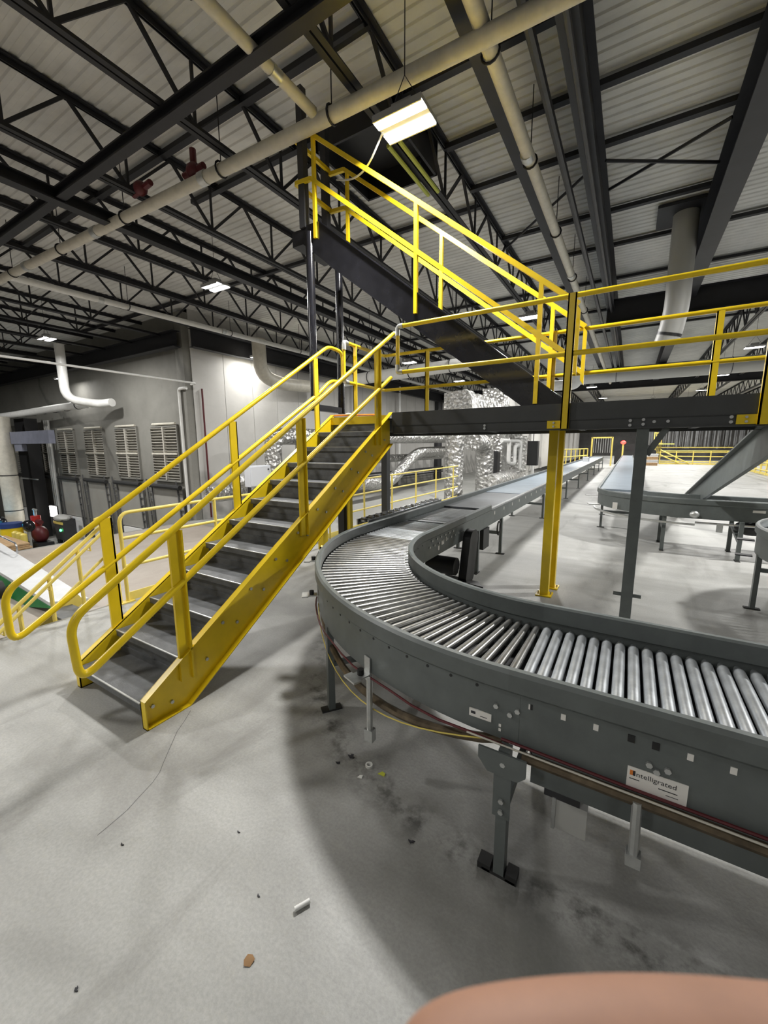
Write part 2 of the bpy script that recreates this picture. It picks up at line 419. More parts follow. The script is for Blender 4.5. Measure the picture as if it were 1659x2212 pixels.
def ibeam(name, label, p, q, w_, h, mt='joist', cat='steel beam', group=None):
    p = Vector(p); q = Vector(q); t = thing(name, label, cat, tuple(p), group); d = (q-p).normalized()
    z = Vector((0, 0, h/2-.012))
    obj('web', M().bar(p, q, .02, h-.03), mt, t)
    obj('flange', M().bar(p+z, q+z, w_, .024), mt, t); obj('flange', M().bar(p-z, q-z, w_, .024), mt, t)
    return t
ibeam('roof_beam', 'deep dark steel beam with conduits right of the cream pipe', (-.9, -6.5, 6.5), (-.9, 34, 6.5), .22, .8)
ibeam('roof_beam', 'deep dark steel beam at the upper right above the drain pipe', (1.12, -6.5, 6.5), (1.12, 34, 6.5), .34, .8)
ibeam('roof_beam', 'deep dark girder behind the thick drain pipe', (-1.0, 15.6, 6.0), (25, 15.6, 6.0), .3, .7)
ibeam('roof_beam', 'wide dark steel beam running beside the cream pipe on the right', (-1.83, -6.5, 6.33), (-1.83, 34, 6.33), .2, .36)
ibeam('roof_beam', 'wide dark steel beam under the joists left of the red valves', (-8.62, -6.5, 5.98), (-8.62, 40, 5.98), .2, .2)
ibeam('roof_beam', 'heavy dark girder crossing the ceiling in the upper left', (-17, 3.62, 6.0), (3.5, 3.62, 6.0), .14, .17)
ibeam('roof_beam', 'heavy dark girder far behind the platform rails', (-15, 34.2, 6.05), (25, 34.2, 6.05), .3, .6)
ibeam('roof_beam', 'dark girder along the far roof line above the long belts', (-15, 52, 6.05), (25, 52, 6.05), .3, .6)
ibeam('roof_beam', 'dark girder over the wall corner on the left', (-45, 9.7, 5.85), (XW, 9.7, 5.85), .3, .6)
ibeam('roof_beam', 'dark girder following the top of the light side wall', (-14.6, 10, 5.9), (-14.6, 70, 5.9), .3, .7)
for k, (y, a, b, l) in enumerate(((6.05, -8.4, -1.0, 'dark crossbar under the deck just in front of the big lamp'), (7.4, -3.2, 1.13, 'dark crossbar under the deck just behind the big lamp'),
      (8.75, -3.2, 9.8, 'dark crossbar under the deck, second behind the big lamp'), (11.1, -3.2, 1.13, 'dark crossbar under the deck above the upper handrails'),
      (12.9, -3.2, 12, 'dark crossbar under the deck in front of the thick drain pipe'), (15.4, -7.6, 12, 'dark crossbar under the deck behind the thick drain pipe'),
      (18.6, -11.7, 12, 'dark far crossbar under the deck, nearest of the last three'), (22.0, -11.7, 12, 'dark far crossbar under the deck, middle of the last three'), (26, -11.7, 12, 'dark far crossbar under the deck, farthest of the last three'),
      (4.9, -13.9, -3.2, 'dark crossbar under the deck behind the cream sprinkler main'), (9.4, -22, -3.2, 'dark crossbar under the deck above the second lamp'))):
    tag(obj('ceiling_crossbar', M().box(a, b, y-.055, y+.055, ZT-.1, ZT-.02), 'joist', origin=(a, y, ZT)), l, 'crossbar', 'crossbars under the roof deck')
for p, q, l in (((-.78, 9.98, 6.82), (.94, 8.93, 6.82), 'thin dark brace rod slanting between the two deep beams'), ((-.78, 8.86, 6.74), (.94, 9.96, 6.74), 'thin dark level-looking brace rod crossing the slanted one'),
                ((-3.2, 11.5, 6.9), (-.98, 9.2, 6.9), 'thin dark brace rod between the joist and the pipe bundle')):
    tag(obj('brace_rod', M().tube([p, q], .028, 6), 'joist', origin=p), l, 'brace rod')
# dark bundle pipes along the joist right of the cream pipe
tag(obj('dark_conduit', M().tube([(-1.3, -5, 6.15), (-1.2, 30, 6.15)], .055, 8), 'steel_dark', origin=(-1.3, 0, 6.15)), 'dark round conduit between the cream pipe and the pipe bundle', 'conduit')
tag(obj('dark_conduit', M().tube([(-.9, -5, 6.02), (-.84, 32, 6.02)], .035, 8), 'steel_dark', origin=(-.9, 0, 6.02)), 'thin dark conduit clipped under the right joist', 'conduit')
for x, l in ((-3.30, 'left of the two yellow-green rods behind the big lamp'), (-3.12, 'right of the two yellow-green rods behind the big lamp')):
    t = thing('yellow_green_rod', l, 'rod', (x, 5.6, 6.05)); obj('green_tube', M().tube([(x, 5.6, 6.03), (x, 6.95, 6.03)], .03, 8), 'green_tube', t); obj('clip', M().box(x-.02, x+.02, 6.2, 6.24, 6.03, 6.1), 'joist', t)  # plain yellow-green tubes along the underside of the joist chord
# roof hatch shaft above the landing; black lid stands for its unlit opening
t = thing('roof_hatch', 'dark roof hatch shaft above the upper landing', 'roof hatch', (-4.0, 6.7, 6.6))
m = M(); X0, X1, Y0, Y1 = -4.75, -3.3, 5.75, 7.3
m.box(X0, X1, Y0, Y0+.04, 6.5, 7.03).box(X0, X1, Y1-.04, Y1, 6.5, 7.03).box(X0, X0+.04, Y0, Y1, 6.5, 7.03).box(X1-.04, X1, Y0, Y1, 6.5, 7.03)
obj('curb', m, 'joist', t); obj('lid', M().box(X0, X1, Y0, Y1, 6.9, 6.95), 'black', t)

# ------------------------------------------------------------------ pipes
def hanger(t, c, r, zt_=7.05, ax='x'):
    c = Vector(c); pts = []
    for k in range(12):
        a = 2*PI*k/12
        pts.append(c+(Vector((0, math.cos(a), math.sin(a))) if ax == 'x' else Vector((math.cos(a), 0, math.sin(a))))*(r+.015))
    obj('hanger', M().tube(pts, .014, 6, True).tube([c+Vector((0, 0, r)), (c.x, c.y, zt_)], .008, 5), 'joist', t)
def pipe(name, label, pts, r, mt, rad=.3, cat='pipe', hang=(), ax='x', coup=(), n=12):
    t = thing(name, label, cat, tuple(pts[0])); obj('pipe', M().tube(rpath(pts, rad), r, n), mt, t)
    for c in hang: hanger(t, c, r, ax=ax)
    for c, d in coup:
        c = Vector(c); d = Vector(d).normalized()*.07; obj('coupling', M().tube([c-d, c+d], r*1.12, n), 'zinc', t)
    return t
mp = lambda x: 4.72+.036*(x+1)*(1 if x > -6 else 1)
main = pipe('sprinkler_main', 'thick cream sprinkler main running diagonally across the ceiling', [(-15, 4.25, 5.92), (-9, 4.45, 5.92), (-4.2, 4.62, 5.92), (3, 4.78, 5.92)], .09, 'pipe_cream', 1.0,
     hang=[(-12.9, 4.3, 5.92), (-10.6, 4.4, 5.92), (-8.2, 4.48, 5.92), (-5.6, 4.56, 5.92), (-3.55, 4.63, 5.92)], coup=[((-12.2, 4.34, 5.92), (1, .03, 0)), ((-9.2, 4.44, 5.92), (1, .03, 0)), ((-6.0, 4.55, 5.92), (1, .03, 0))])
m = M().ell((-6.3, 4.6, 6.14), .14, .12, .12, 10, 6).tube([(-6.3, 4.6, 5.98), (-6.3, 4.6, 6.45)], .05, 8).tube([(-6.55, 4.6, 6.14), (-6.05, 4.6, 6.14)], .05, 8)
tag(obj('sprinkler_valve', m, 'dark_red', origin=(-6.3, 4.6, 6.0)), 'dark red valve fitting on the cream sprinkler main', 'valve')
m = M().ell((-7.4, 4.35, 6.1), .12, .11, .11, 10, 6).tube([(-7.7, 4.4, 6.1), (-7.1, 4.35, 6.1)], .05, 8)
tag(obj('sprinkler_valve', m, 'dark_red', origin=(-7.4, 4.35, 6.0)), 'smaller dark red fitting left of the other valve', 'valve')
pipe('branch_pipe', 'white branch pipe dropping from the top edge into the cream main', [(-3.85, -4, 6.02), (-3.78, 4.55, 5.98)], .068, 'pipe_cream', hang=[(-3.8, 2.9, 6.0)], ax='y', coup=[((-3.79, 3.9, 5.98), (0, 1, 0))])
pipe('branch_pipe', 'long cream pipe beside the wide beam on the right', [(-1.66, -4, 6.03), (-1.63, 10, 6.03), (-1.56, 33, 6.03)], .085, 'pipe_cream', .5, hang=[(-1.65, 5.0, 6.03), (-1.64, 7.0, 6.03), (-1.63, 9.4, 6.03), (-1.62, 12, 6.03), (-1.61, 15, 6.03)], ax='y', coup=[((-1.65, 6.85, 6.03), (0, 1, 0)), ((-1.63, 11.8, 6.03), (0, 1, 0))])
pipe('branch_pipe', 'long white pipe running back from the main over the left side', [(-13.3, 4.3, 5.92), (-13.05, 9, 5.92), (-12.75, 15, 5.92), (-12.4, 32, 5.92)], .085, 'pipe_white', .5, hang=[(-13.1, 7, 5.92), (-12.95, 10.5, 5.92), (-12.8, 14, 5.92)], ax='y', coup=[((-13.2, 6.3, 5.92), (.05, 1, 0)), ((-12.95, 10.2, 5.92), (.05, 1, 0))])
pipe('conduit_pipe', 'thin white conduit that meets the wall corner', [(-14.45, 2.5, 4.2), (-14.45, 10.0, 4.2), (-14.9, 10.05, 4.2)], .035, 'pipe_white')
pipe('downpipe', 'white downpipe fixed to the wall corner beside the louvre windows', [(-14.9, YW-.35, 4.05), (-15.05, YW-.4, 4.05), (-15.4, YW-.35, 4.05), (-15.4, YW-.35, -1.15)], .06, 'pipe_white', .12)
pipe('downpipe', 'thin dark red downpipe at the light wall corner', [(-14.95, YW+.35, 4.1), (-14.95, YW+.35, -1.15)], .035, 'dark_red')
pipe('cable', 'thin white cable from the big lamp to the upper landing', [(-2.72, 4.5, 5.36), (-3.1, 4.75, 5.24), (-3.5, 5.0, 5.36), (-4.0, 5.3, 5.66)], .012, 'pipe_white', .3, 'cable', n=6)

# big white drain pipes
t = thing('drain_pipe', 'thick white vertical drain pipe hanging from the roof on the right', 'drain pipe', (.68, 12.1, 4.0))
obj('pipe', M().tube(rpath([(.66, 12.1, 7.0), (.66, 12.1, 4.95), (.6, 12.15, 4.5), (.53, 12.2, 4.22)], .5), .25, 20), 'pvc_grey', t)
obj('roof_plate', M().box(.1, 1.3, 11.55, 12.65, 6.93, 6.99), 'joist', t)
obj('clamp', M().tube([(.58, 12.16, 4.42), (.565, 12.17, 4.36)], .262, 20), 'black', t)
pipe('drain_pipe', 'thick grey horizontal duct far behind the platform rails', [(-4.2, 22.5, 4.75), (-2.9, 22.5, 4.75), (-2.55, 22.5, 4.75), (-2.5, 22.5, 5.35)], .25, 'pipe_white', .35, 'drain pipe', hang=[(-3.6, 22.5, 4.75)], n=16)
pipe('drain_pipe', 'dull grey horizontal duct behind the thick drain pipe', [(-3, 27, 5.7), (10, 27, 5.7)], .4, 'pvc_grey', .35, 'drain pipe', hang=[(-1, 27, 5.7), (4, 27, 5.7), (9, 27, 5.7)], n=16)
t = pipe('drain_pipe', 'white drain pipe turning along the light side wall', [(-13.6, 12.4, 6.2), (-13.6, 12.45, 4.75), (-13.6, 13.6, 4.55), (-13.6, 17, 4.75)], .28, 'pipe_cream', .6, 'drain pipe', n=16)
pipe('drain_pipe', 'bright white pipe run behind the stair top and platform rail', [(-10.3, 13.8, 4.42), (-4.6, 13.8, 4.58)], .22, 'pipe_white', .3, 'drain pipe', hang=[(-9.0, 13.8, 4.45), (-7.2, 13.8, 4.5), (-5.6, 13.8, 4.55)], n=16)
t = pipe('drain_pipe', 'white drain pipe with elbow above the louvre windows', [(-21, 8.2, 6.1), (-21, 8.2, 3.85), (-21, 9.45, 3.75), (-20.1, 9.6, 3.78)], .18, 'pipe_white', .5, 'drain pipe', n=14)
t = pipe('spiral_duct', 'white banded duct running along the top of the louvre wall', [(-21, 9.1, 3.72), (-24, 8.95, 3.68), (-29, 8.75, 3.55), (-34, 8.6, 3.5)], .17, 'pipe_white', .6, 'duct', n=14)
for k in range(9):
    x = -22+-1.2*k; obj('band', M().tube([(x-.04, 9.06+(x+22)*.02, 3.71+(x+22)*.017), (x+.04, 9.06+(x+22)*.02, 3.71+(x+22)*.017)], .19, 14), 'steel_dark', t)

# insulated foil pipes along the light side wall
def fpipe(label, pts, r, rad=.5, name='insulated_pipe'):
    return pipe(name, label, pts, r, 'foil', rad, 'insulated pipe', n=16)
fpipe('upper foil-wrapped pipe running level along the side wall', [(-12, 11.4, -1.2), (-12, 11.4, 2.2), (-12, 13, 2.2), (-11.6, 31, 2.35)], .34)
fpipe('foil-wrapped pipe dropping beside the white cabinet', [(-11.35, 12.3, 2.1), (-11.35, 12.35, .6), (-11.35, 11.0, .6), (-11.35, 8.9, .62)], .24)
fpipe('lower foil-wrapped pipe behind the stair that climbs at an angle', [(-12, 12.2, .25), (-12, 20.3, -.4), (-12, 24.0, 1.36), (-12, 30, 1.4)], .34, .9)
fpipe('middle level foil-wrapped pipe behind the grey platform column', [(-14.98, 17, 1.05), (-12.85, 17, 1.05), (-12.85, 30, .98)], .24)
fpipe('foil-wrapped pipe stub left of the white cabinet', [(-12.75, 9.0, .1), (-12.75, 11.0, .1)], .3)
for k, z in enumerate((.35, .15, -.05)):
    pipe('wall_pipe', ('uppermost', 'middle', 'lowest')[k]+' of the three dark pipes low on the side wall', [(-14.4, 16, z-.3), (-14.4, 34, z-.45)], .06, 'joist', .2)
pipe('wall_pipe', 'thin white vertical pipe on the side wall behind the platform post', [(-14.6, 26.3, -1.1), (-14.6, 26.3, 6)], .1, 'pipe_white')
pipe('wall_pipe', 'thin white vertical pipe on the side wall left of the platform beam', [(-14.6, 20.6, -1.1), (-14.6, 20.6, 6)], .09, 'pipe_white')
tag(obj('wall_column', M().box(-15, -14.7, 33.5, 34.3, -1.2, 5.6).box(-15, -14.66, 33.45, 33.5, -1.2, 5.6).box(-15, -14.66, 34.3, 34.35, -1.2, 5.6), 'steel_dark', origin=(-15, 34, -1.2)), 'dark steel column on the side wall behind the upper stair', 'column')
# white wall cabinet
t = thing('control_cabinet', 'white control cabinet behind the stair, in front of foil pipes', 'cabinet', (-10, 9, -.9))
obj('body', M().box(-10.25, -10, 8.5, 9.35, .55, 1.2), 'cabinet', t)
obj('door', M().box(-10, -9.97, 8.53, 9.32, .58, 1.17), 'cabinet', t); obj('latch', M().box(-9.97, -9.95, 9.2, 9.25, 1.05, 1.1), 'print', t)
obj('stand', M().box(-10.2, -10.12, 8.55, 8.63, -1.2, .55).box(-10.2, -10.12, 9.2, 9.28, -1.2, .55), 'steel_dark', t)

# foil ductwork next to the long conveyor
t = thing('insulated_duct', 'large foil-wrapped vertical duct beyond the roller conveyor', 'duct', (-5.3, 13.9, -1.2))
obj('riser', M().tube([(-5.48, 14.0, -1.2), (-5.48, 14.0, 1.2), (-5.46, 14.0, 3.4)], [.34, .34, .34], 18), 'foil', t)
obj('top_box', M().prism([(-5.75, 3.62), (-4.95, 3.7), (-4.75, 3.45), (-4.7, 2.95), (-5.75, 2.95)], 'y', 13.6, 14.4), 'foil', t)
obj('cross_duct', M().bar((-5.1, 14.3, 3.3), (-4.9, 19.0, 3.15), .7, .62), 'foil', t)
for k in range(6): obj('band', M().tube([(-5.48, 14.0, .1+.42*k), (-5.48, 14.0, .125+.42*k)], .352, 18), 'foil', t)
t = thing('insulated_duct', 'tall foil-wrapped duct rising behind the upper stair foot', 'duct', (-5.6, 19.4, 0))
obj('riser', M().box(-6.1, -5.1, 19.0, 20.0, .0, 4.4), 'foil', t); obj('collar', M().box(-6.15, -5.05, 18.95, 20.05, 3.2, 3.3), 'foil', t)
t = thing('insulated_duct', 'foil-wrapped elbow duct next to the large vertical duct', 'duct', (-5.1, 16.4, 0))
obj('riser', M().tube(rpath([(-5.2, 15.2, 1.95), (-5.15, 16.6, 1.9), (-5.15, 16.6, -.1)], .7), .36, 16), 'foil', t)
t = thing('insulated_duct', 'slim foil-wrapped duct left of the hanging black box', 'duct', (-5.2, 21.5, 0))
obj('riser', M().tube([(-5.0, 21.0, 0), (-5.0, 21.0, 2.6)], .33, 14), 'foil', t)
t = thing('insulated_duct', 'low foil-wrapped duct hugging the far conveyor guard', 'duct', (-4.6, 16, 0))
obj('run', M().tube([(-4.35, 14.6, .45), (-4.35, 19.0, .45)], .3, 14), 'foil', t)
t = thing('insulated_duct', 'foil-wrapped duct just behind the hanging black box', 'duct', (-5.3, 24, 0))
obj('riser', M().box(-5.9, -4.9, 23.4, 24.1, 0, 2.3), 'foil', t)
pipe('pvc_pipe', 'white looped drain pipe between the foil ducts', [(-4.7, 17.4, 2.0), (-4.6, 18.3, 2.0), (-4.6, 18.3, 1.0), (-4.6, 19.4, .95), (-4.6, 19.4, 1.75), (-4.6, 20.2, 1.8)], .09, 'pipe_white', .15, n=10)
pipe('pvc_pipe', 'white straight drain pipe right of the looped one', [(-5.1, 20.05, 2.0), (-4.55, 20.3, 2.0), (-4.55, 20.3, .6)], .085, 'pipe_white', .15, n=10)
pipe('pvc_pipe', 'white bent drain pipe left of the hanging black box', [(-4.4, 22.6, .0), (-4.4, 22.6, 1.75), (-4.85, 23.5, 1.8)], .085, 'pipe_white', .15, n=10)
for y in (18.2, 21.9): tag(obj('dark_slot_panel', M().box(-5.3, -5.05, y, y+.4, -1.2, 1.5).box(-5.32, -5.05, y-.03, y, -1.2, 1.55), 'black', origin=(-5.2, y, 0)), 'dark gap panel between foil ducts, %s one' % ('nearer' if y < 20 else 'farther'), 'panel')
t = thing('speaker_box', 'black box hanging beside the far belt conveyor', 'speaker', (-4.1, 20.9, .8))
obj('body', M().box(-4.3, -3.82, 20.6, 21.0, .82, 2.0), 'black', t); obj('grille', M().box(-4.28, -3.84, 20.57, 20.6, .86, 1.96), 'rubber', t)
obj('rod', M().tube([(-4.06, 20.8, 2.0), (-4.06, 20.8, 7.04)], .02, 6), 'joist', t)

# ------------------------------------------------------------------ high bay lamps
led_me = mesh('led_panel', M().box(-.3, .3, -.068, .068, -.012, 0), 'led')
hous_me = mesh('housing', M().box(-.3, .3, -.19, .19, .0, .05).box(-.12, .12, -.09, .09, .05, .16).box(-.3, .3, -.2, -.185, -.02, .05).box(-.3, .3, .185, .2, -.02, .05), 'lamp_metal')
hang_me = mesh('hanger', M().tube([(-.2, 0, .12), (0, 0, .45), (.2, 0, .12)], .006, 5).tube([(0, 0, .45), (0, 0, 1.4)], .006, 5), 'joist')
def lamp(x, y, label, z=5.65, group='high bay lamps', power=1.0):
    t = thing('high_bay_light', label, 'ceiling light', (x, y, z), group)
    put('housing', hous_me, t, (x, y, z))
    if z > 5.6: put('hanger', hang_me, t, (x, y, z))
    else: obj('hanger', M().tube([(x-.2, y, z+.12), (x, y, z+.45), (x+.2, y, z+.12)], .006, 5).tube([(x, y, z+.45), (x, y, 7.05)], .006, 5), 'joist', t)
    for s in (-1, 1): put('led_panel', led_me, t, (x, y+s*.12, z))
    two = y < 8 and -10 < x < -2
    for dy in ((-.12, .12) if two else (0,)):
        ld = bpy.data.lights.new('lamp_light', 'AREA'); ld.shape = 'RECTANGLE'; ld.size = .6; ld.size_y = .13 if two else .36; ld.energy = LAMP_W*power/(2 if two else 1)
        ld.color = (1, .985, .955)
        lo = bpy.data.objects.new('lamp_light', ld); COL.objects.link(lo); lo.parent = t; lo.location = (0, dy, -.03)
lamp(-2.44, 4.5, 'large bright double-panel lamp above the platform stairs', z=5.36, power=.86)
lamp(-8.98, 6.92, 'bright double lamp hanging left of the upper landing posts')
lamp(-18.27, 6.78, 'double lamp near the left edge above the louvre wall')
lamp(-24.2, 9.36, 'double lamp low in the left corner above the drain elbow', z=5.12, power=.12)
lamp(-2.93, 13.46, 'lamp seen behind the upper stair handrail')
lamp(-2.8, 23.5, 'lamp just above the white elbow pipe right of the yellow post')
lamp(-2.57, 31.4, 'small lamp next beyond the elbow pipe')
lamp(-2.31, 39.3, 'smallest lamp low between the posts')
lamp(3.95, 22.3, 'lamp at the right edge between the platform rails', power=.6)
lamp(4.1, 30.1, 'lamp right of the rear rail post', power=.6)
lamp(4.06, 37.6, 'lamp left of the rear rail post', power=.6)
lamp(1.33, 43, 'thin far lamp just above the platform beam')
# unseen lamps: some continue the rows, others added to brighten walls and far end
for x, y, pw in ((-8.6, -1.4, .8), (-2.6, -5.2, .28), (4.05, -5.2, .2), (4.6, 8.6, 1.45), (4.8, 15.5, .6), (-14.05, 12.75, .25), (-18.3, -1.5, .7), (-27.5, 3, 1.0), (-9.2, 17.5, 1.1), (-9.2, 24, .8), (-9.2, 33, .8), (10.5, 13.5, .5), (10.5, 22.3, .5), (10.5, 31, .5), (4.06, 46, 1), (-9.2, 44, .8), (10.5, 42, 1), (6, 53, .6), (13, 53, .6), (-1.5, 56, .8), (-2, 70, 1.2)):
    lamp(x, y, 'unseen double lamp, one of the row and added fill lamps', z=5.6 if x == -14.05 else 5.65, group='high bay lamps out of view', power=pw)

# ------------------------------------------------------------------ lower yellow staircase
RISE, RUN, Y0 = .18, .2842, 1.192
XR, XL = -2.57, -3.43
ST = thing('staircase', 'yellow steel staircase with dark treads rising to the platform', 'staircase', (-3.0, 1.2, 0))
sl = RISE/RUN
prof = [(1.195, 0), (1.195, .2), (4.37, 2.215), (4.37, 1.83), (1.5, 0)]
for x, s in ((XR, 1), (XL, -1)):
    lab = 'yellow stringer on the conveyor side' if s > 0 else None
    so = obj('stringer', M().prism(prof, 'x', x, x+s*.008), 'yellow', ST, label=lab)
    fl = M()
    for a, b in zip(prof, prof[1:]+prof[:1]):
        if a == (4.37, 2.215): continue
        d = Vector((b[0]-a[0], b[1]-a[1])).normalized(); nn = Vector((-d.y, d.x))
        # inward offset for flange thickness
        q = [(a[0], a[1]), (b[0], b[1]), (b[0]-nn.x*.008, b[1]-nn.y*.008), (a[0]-nn.x*.008, a[1]-nn.y*.008)]
        fl.prism(q, 'x', *sorted((x, x+s*.055)))
    obj('flange', fl, 'yellow', so)
    for i in range(11):
        for dz, dy in ((-.055, .07), (-.1, .2)):
            put('bolt', bolt_x, ST, (x+(.008 if s > 0 else -.02), Y0+RUN*i+dy, RISE*(i+1)+dz))
tm = M()
tm.box(XL+.008, XR, 0, RUN+.03, -.012, 0).box(XL+.008, XR, 0, .012, -.05, -.012).box(XL+.008, XR, RUN+.018, RUN+.03, -.0, .05)
tr_me = mesh('tread', tm, 'tread'); 
ns_me = mesh('nosing', M().box(XL+.008, XR, -.004, .006, -.004, .003), 'zinc')
rs_me = mesh('riser', M().box(XL+.008, XR, .03, .038, -RISE-.0, -.05), 'tread')
br_me = mesh('tread_bracket', M().prism([(.0, -.01), (RUN, -.01), (RUN, -.05), (.04, -.05)], 'x', 0, .006), 'yellow')
for i in range(11):
    z = RISE*(i+1); y = Y0+RUN*i
    to = put('tread', tr_me, ST, (0, y, z)); no = put('nosing', ns_me, ST, (0, y, z)); no.parent = to; no.location = (0, 0, 0)
    if i: put('riser', rs_me, ST, (0, y, z))
put('riser', rs_me, ST, (0, Y0+RUN*11, RISE*12))
obj('landing_nosing', M().box(XL, XR, Y0+RUN*11-.01, Y0+RUN*11+.03, RISE*12-.075, RISE*12+.02), 'yellow', ST)
RAILR = .023
def rz(y): return 1.256+.637*(y-1.473)
def mz(y): return .895+.604*(y-1.505)
for x, s in ((-2.537, 1), (-3.463, -1)):
    side = 'conveyor side' if s > 0 else 'far side'
    if s > 0:
        pts = [(x, 4.36, mz(4.36)), (x, .93, mz(.93)-.02), (x, .87, rz(.87)+.01), (x, 4.42, rz(4.42))]
        path = rpath([pts[0], (x, .885, mz(.87)), (x, .87, rz(.87)), pts[3]], .1, 8)
        hr = obj('handrail', M().tube(path, RAILR, 12), 'yellow', ST)
        obj('end_cap', M().tube([(x, 4.42, rz(4.42)), (x, 4.435, rz(4.43))], RAILR*1.05, 12), 'pipe_white', hr)
    else:
        path = rpath([(x, 4.1, mz(4.1)), (x, .86, mz(.86)), (x, .86, rz(.86)), (x, 4.33, rz(4.33)+.01), (x, 4.63, 3.07), (x, 4.63, 2.68), (x, 4.36, 2.66), (x, 4.1, mz(4.1))], .1, 8)
        obj('handrail', M().tube(path, RAILR, 12), 'yellow', ST)
    for y in (1.505, 2.755, 4.06):
        zb_ = .2+(y-1.195)*.634-.2
        po = obj('rail_post', M().box(*sorted((x+s*.0, x-s*.02)), y-.043, y+.043, max(zb_, .12), rz(y)-.012).box(*sorted((x-s*.02, x+s*.022)), y+.031, y+.043, max(zb_, .12), rz(y)-.012), 'yellow', ST)
# ------------------------------------------------------------------ platform
PF = thing('work_platform', 'dark grey steel platform with yellow guard rails above the conveyors', 'platform', (-.5, 4.9, 0))
XE = 4.6; YF, YB, ZD = 4.3, 5.58, 2.14
PX0 = -3.5
obj('front_beam', M().box(-2.49, XE, YF+.012, YF+.03, 1.955, 2.06).box(-2.49, XE, YF, YF+.07, 1.955, 1.967).box(-2.49, XE, YF, YF+.07, 2.045, 2.057), 'beam_grey', PF)
obj('toe_plate', M().box(-2.49, XE, YF-.004, YF+.01, 2.052, 2.205), 'beam_grey', PF)
obj('rear_beam', M().box(PX0, XE, YB-.03, YB, 1.955, 2.2), 'beam_grey', PF)
obj('end_beam', M().box(PX0, PX0+.03, YF+.1, YB, 1.955, 2.2), 'beam_grey', PF)
obj('end_beam', M().box(-2.49, -2.47, YF, YF+.14, 1.955, 2.2), 'beam_grey', PF)
obj('deck_plate', M().box(PX0, XE, YF+.03, YB, ZD-.02, ZD), 'beam_grey', PF)
for k in range(7):
    x = -2.6+1.05*k; obj('cross_joist', M().box(x-.03, x+.03, YF+.05, YB-.03, 1.98, ZD-.02), 'steel_dark', PF)
for (bx_, bz) in ((-1.35, 2.02), (-1.35, 1.99), (-.02, 2.025), (-.02, 1.985), (.08, 2.03), (.08, 1.99), (.16, 2.01), (.26, 2.01), (.68, 2.03), (.68, 1.99)):
    put('bolt', bolt_yl, PF, (bx_, YF+.012, bz))
def col_(p, w_, z1, mt, name='column', plate=True):
    x, y = p; c = obj(name, M().box(x-w_/2, x+w_/2, y-w_/2, y+w_/2, 0, z1), mt, PF)
    if plate:
        obj('base_plate', M().box(x-w_*.95, x+w_*.95, y-w_*.95, y+w_*.95, 0, .014), mt, c)
        for s in (-1, 1): put('bolt', mesh('bolt', M().tube([(0, 0, 0), (0, 0, .03)], .01, 6), 'zinc'), c, (x+s*w_*.75, y, .014))
    return c
col_((.085, 4.37), .095, 1.957, 'conv_grey'); col_((-3.27, 5.45), .1, 1.957, 'beam_grey'); col_((-3.37, 4.45), .1, 1.957, 'black', plate=False)
col_((4.45, 4.37), .095, 1.957, 'conv_grey'); col_((4.45, 5.45), .095, 1.957, 'conv_grey')
c = col_((-.76, 5.04), .095, 1.98, 'yellow'); c['label'] = 'yellow column under the platform'
c = col_((-.735, 5.36), .095, 1.98, 'yellow'); c['label'] = 'yellow column behind the other yellow column'
c = col_((-3.27, 4.47), .06, 1.957, 'yellow', plate=False); c['label'] = 'slim yellow post beside the black column'
c = col_((-3.72, 4.42), .1, 1.2, 'yellow', plate=True); c['label'] = 'short yellow post under the stair'
obj('knee_brace', M().bar((.13, 4.37, 1.72), (.26, 4.37, 1.955), .06, .05), 'conv_grey', PF)
obj('column_stub', M().tube([(-.03, 4.36, .385), (.2, 4.36, .385)], .018, 8), 'conv_grey', PF)
# rails
def rail(parent, pts, rad=.03, r=RAILR, mt='yellow', name='guard_rail'): return obj(name, M().tube(rpath(pts, rad, 4), r, 10), mt, parent)
yr = YF-.02
for z, nm in ((3.16, 'top_rail'), (2.655, 'mid_rail')): rail(PF, [(-2.36, yr, z), (XE, yr, z)], name=nm, r=.023)
obj('end_pipe', M().tube([(-2.4, yr, 2.66), (-2.4, yr, 3.155)], .023, 10), 'yellow', PF)
for z, z2 in ((3.16, 3.06), (2.655, 2.74)):
    obj('elbow_fitting', M().tube(rpath([(-2.33, yr, z), (-2.4, yr, z), (-2.4, yr, z2)], .03, 3), .029, 10), 'zinc', PF)
for x in (-.56, .87, 2.3, 3.7):
    p = obj('rail_post', M().box(x-.036, x+.036, YF-.045, YF-.03, 1.965, 3.18).box(x-.036, x-.024, YF-.045, YF, 1.965, 3.18).box(x+.024, x+.036, YF-.045, YF, 1.965, 3.18), 'yellow', PF)
    obj('bracket', M().box(x-.16, x-.036, YF-.014, YF-.002, 1.97, 2.045), 'yellow', p)
    for dz in (1.99, 2.025): put('bolt', bolt_y, p, (x-.1, YF-.014, dz))
yb = 5.52
for z, nm in ((3.16, 'top_rail'), (2.655, 'mid_rail')): rail(PF, [(-3.33, 4.5, z), (-3.33, yb, z), (XE, yb, z)], name=nm, rad=.06)
for z, z2 in ((3.16, 3.06), (2.655, 2.74)): obj('elbow_fitting', M().tube(rpath([(-3.33, 4.57, z), (-3.33, 4.49, z), (-3.33, 4.49, z2)], .03, 3), .029, 10), 'zinc', PF)
obj('end_pipe', M().tube([(-3.33, 4.49, 2.66), (-3.33, 4.49, 3.155)], .0215, 10), 'yellow', PF)
for x, y in ((-3.33, 4.75), (-2.6, yb), (-.9, yb), (.68, yb), (2.3, yb), (3.9, yb)):
    obj('rail_post', M().box(x-.032, x+.032, y-.02, y-.008, 2.1, 3.15).box(x-.032, x-.02, y-.02, y+.03, 2.1, 3.15), 'yellow', PF)
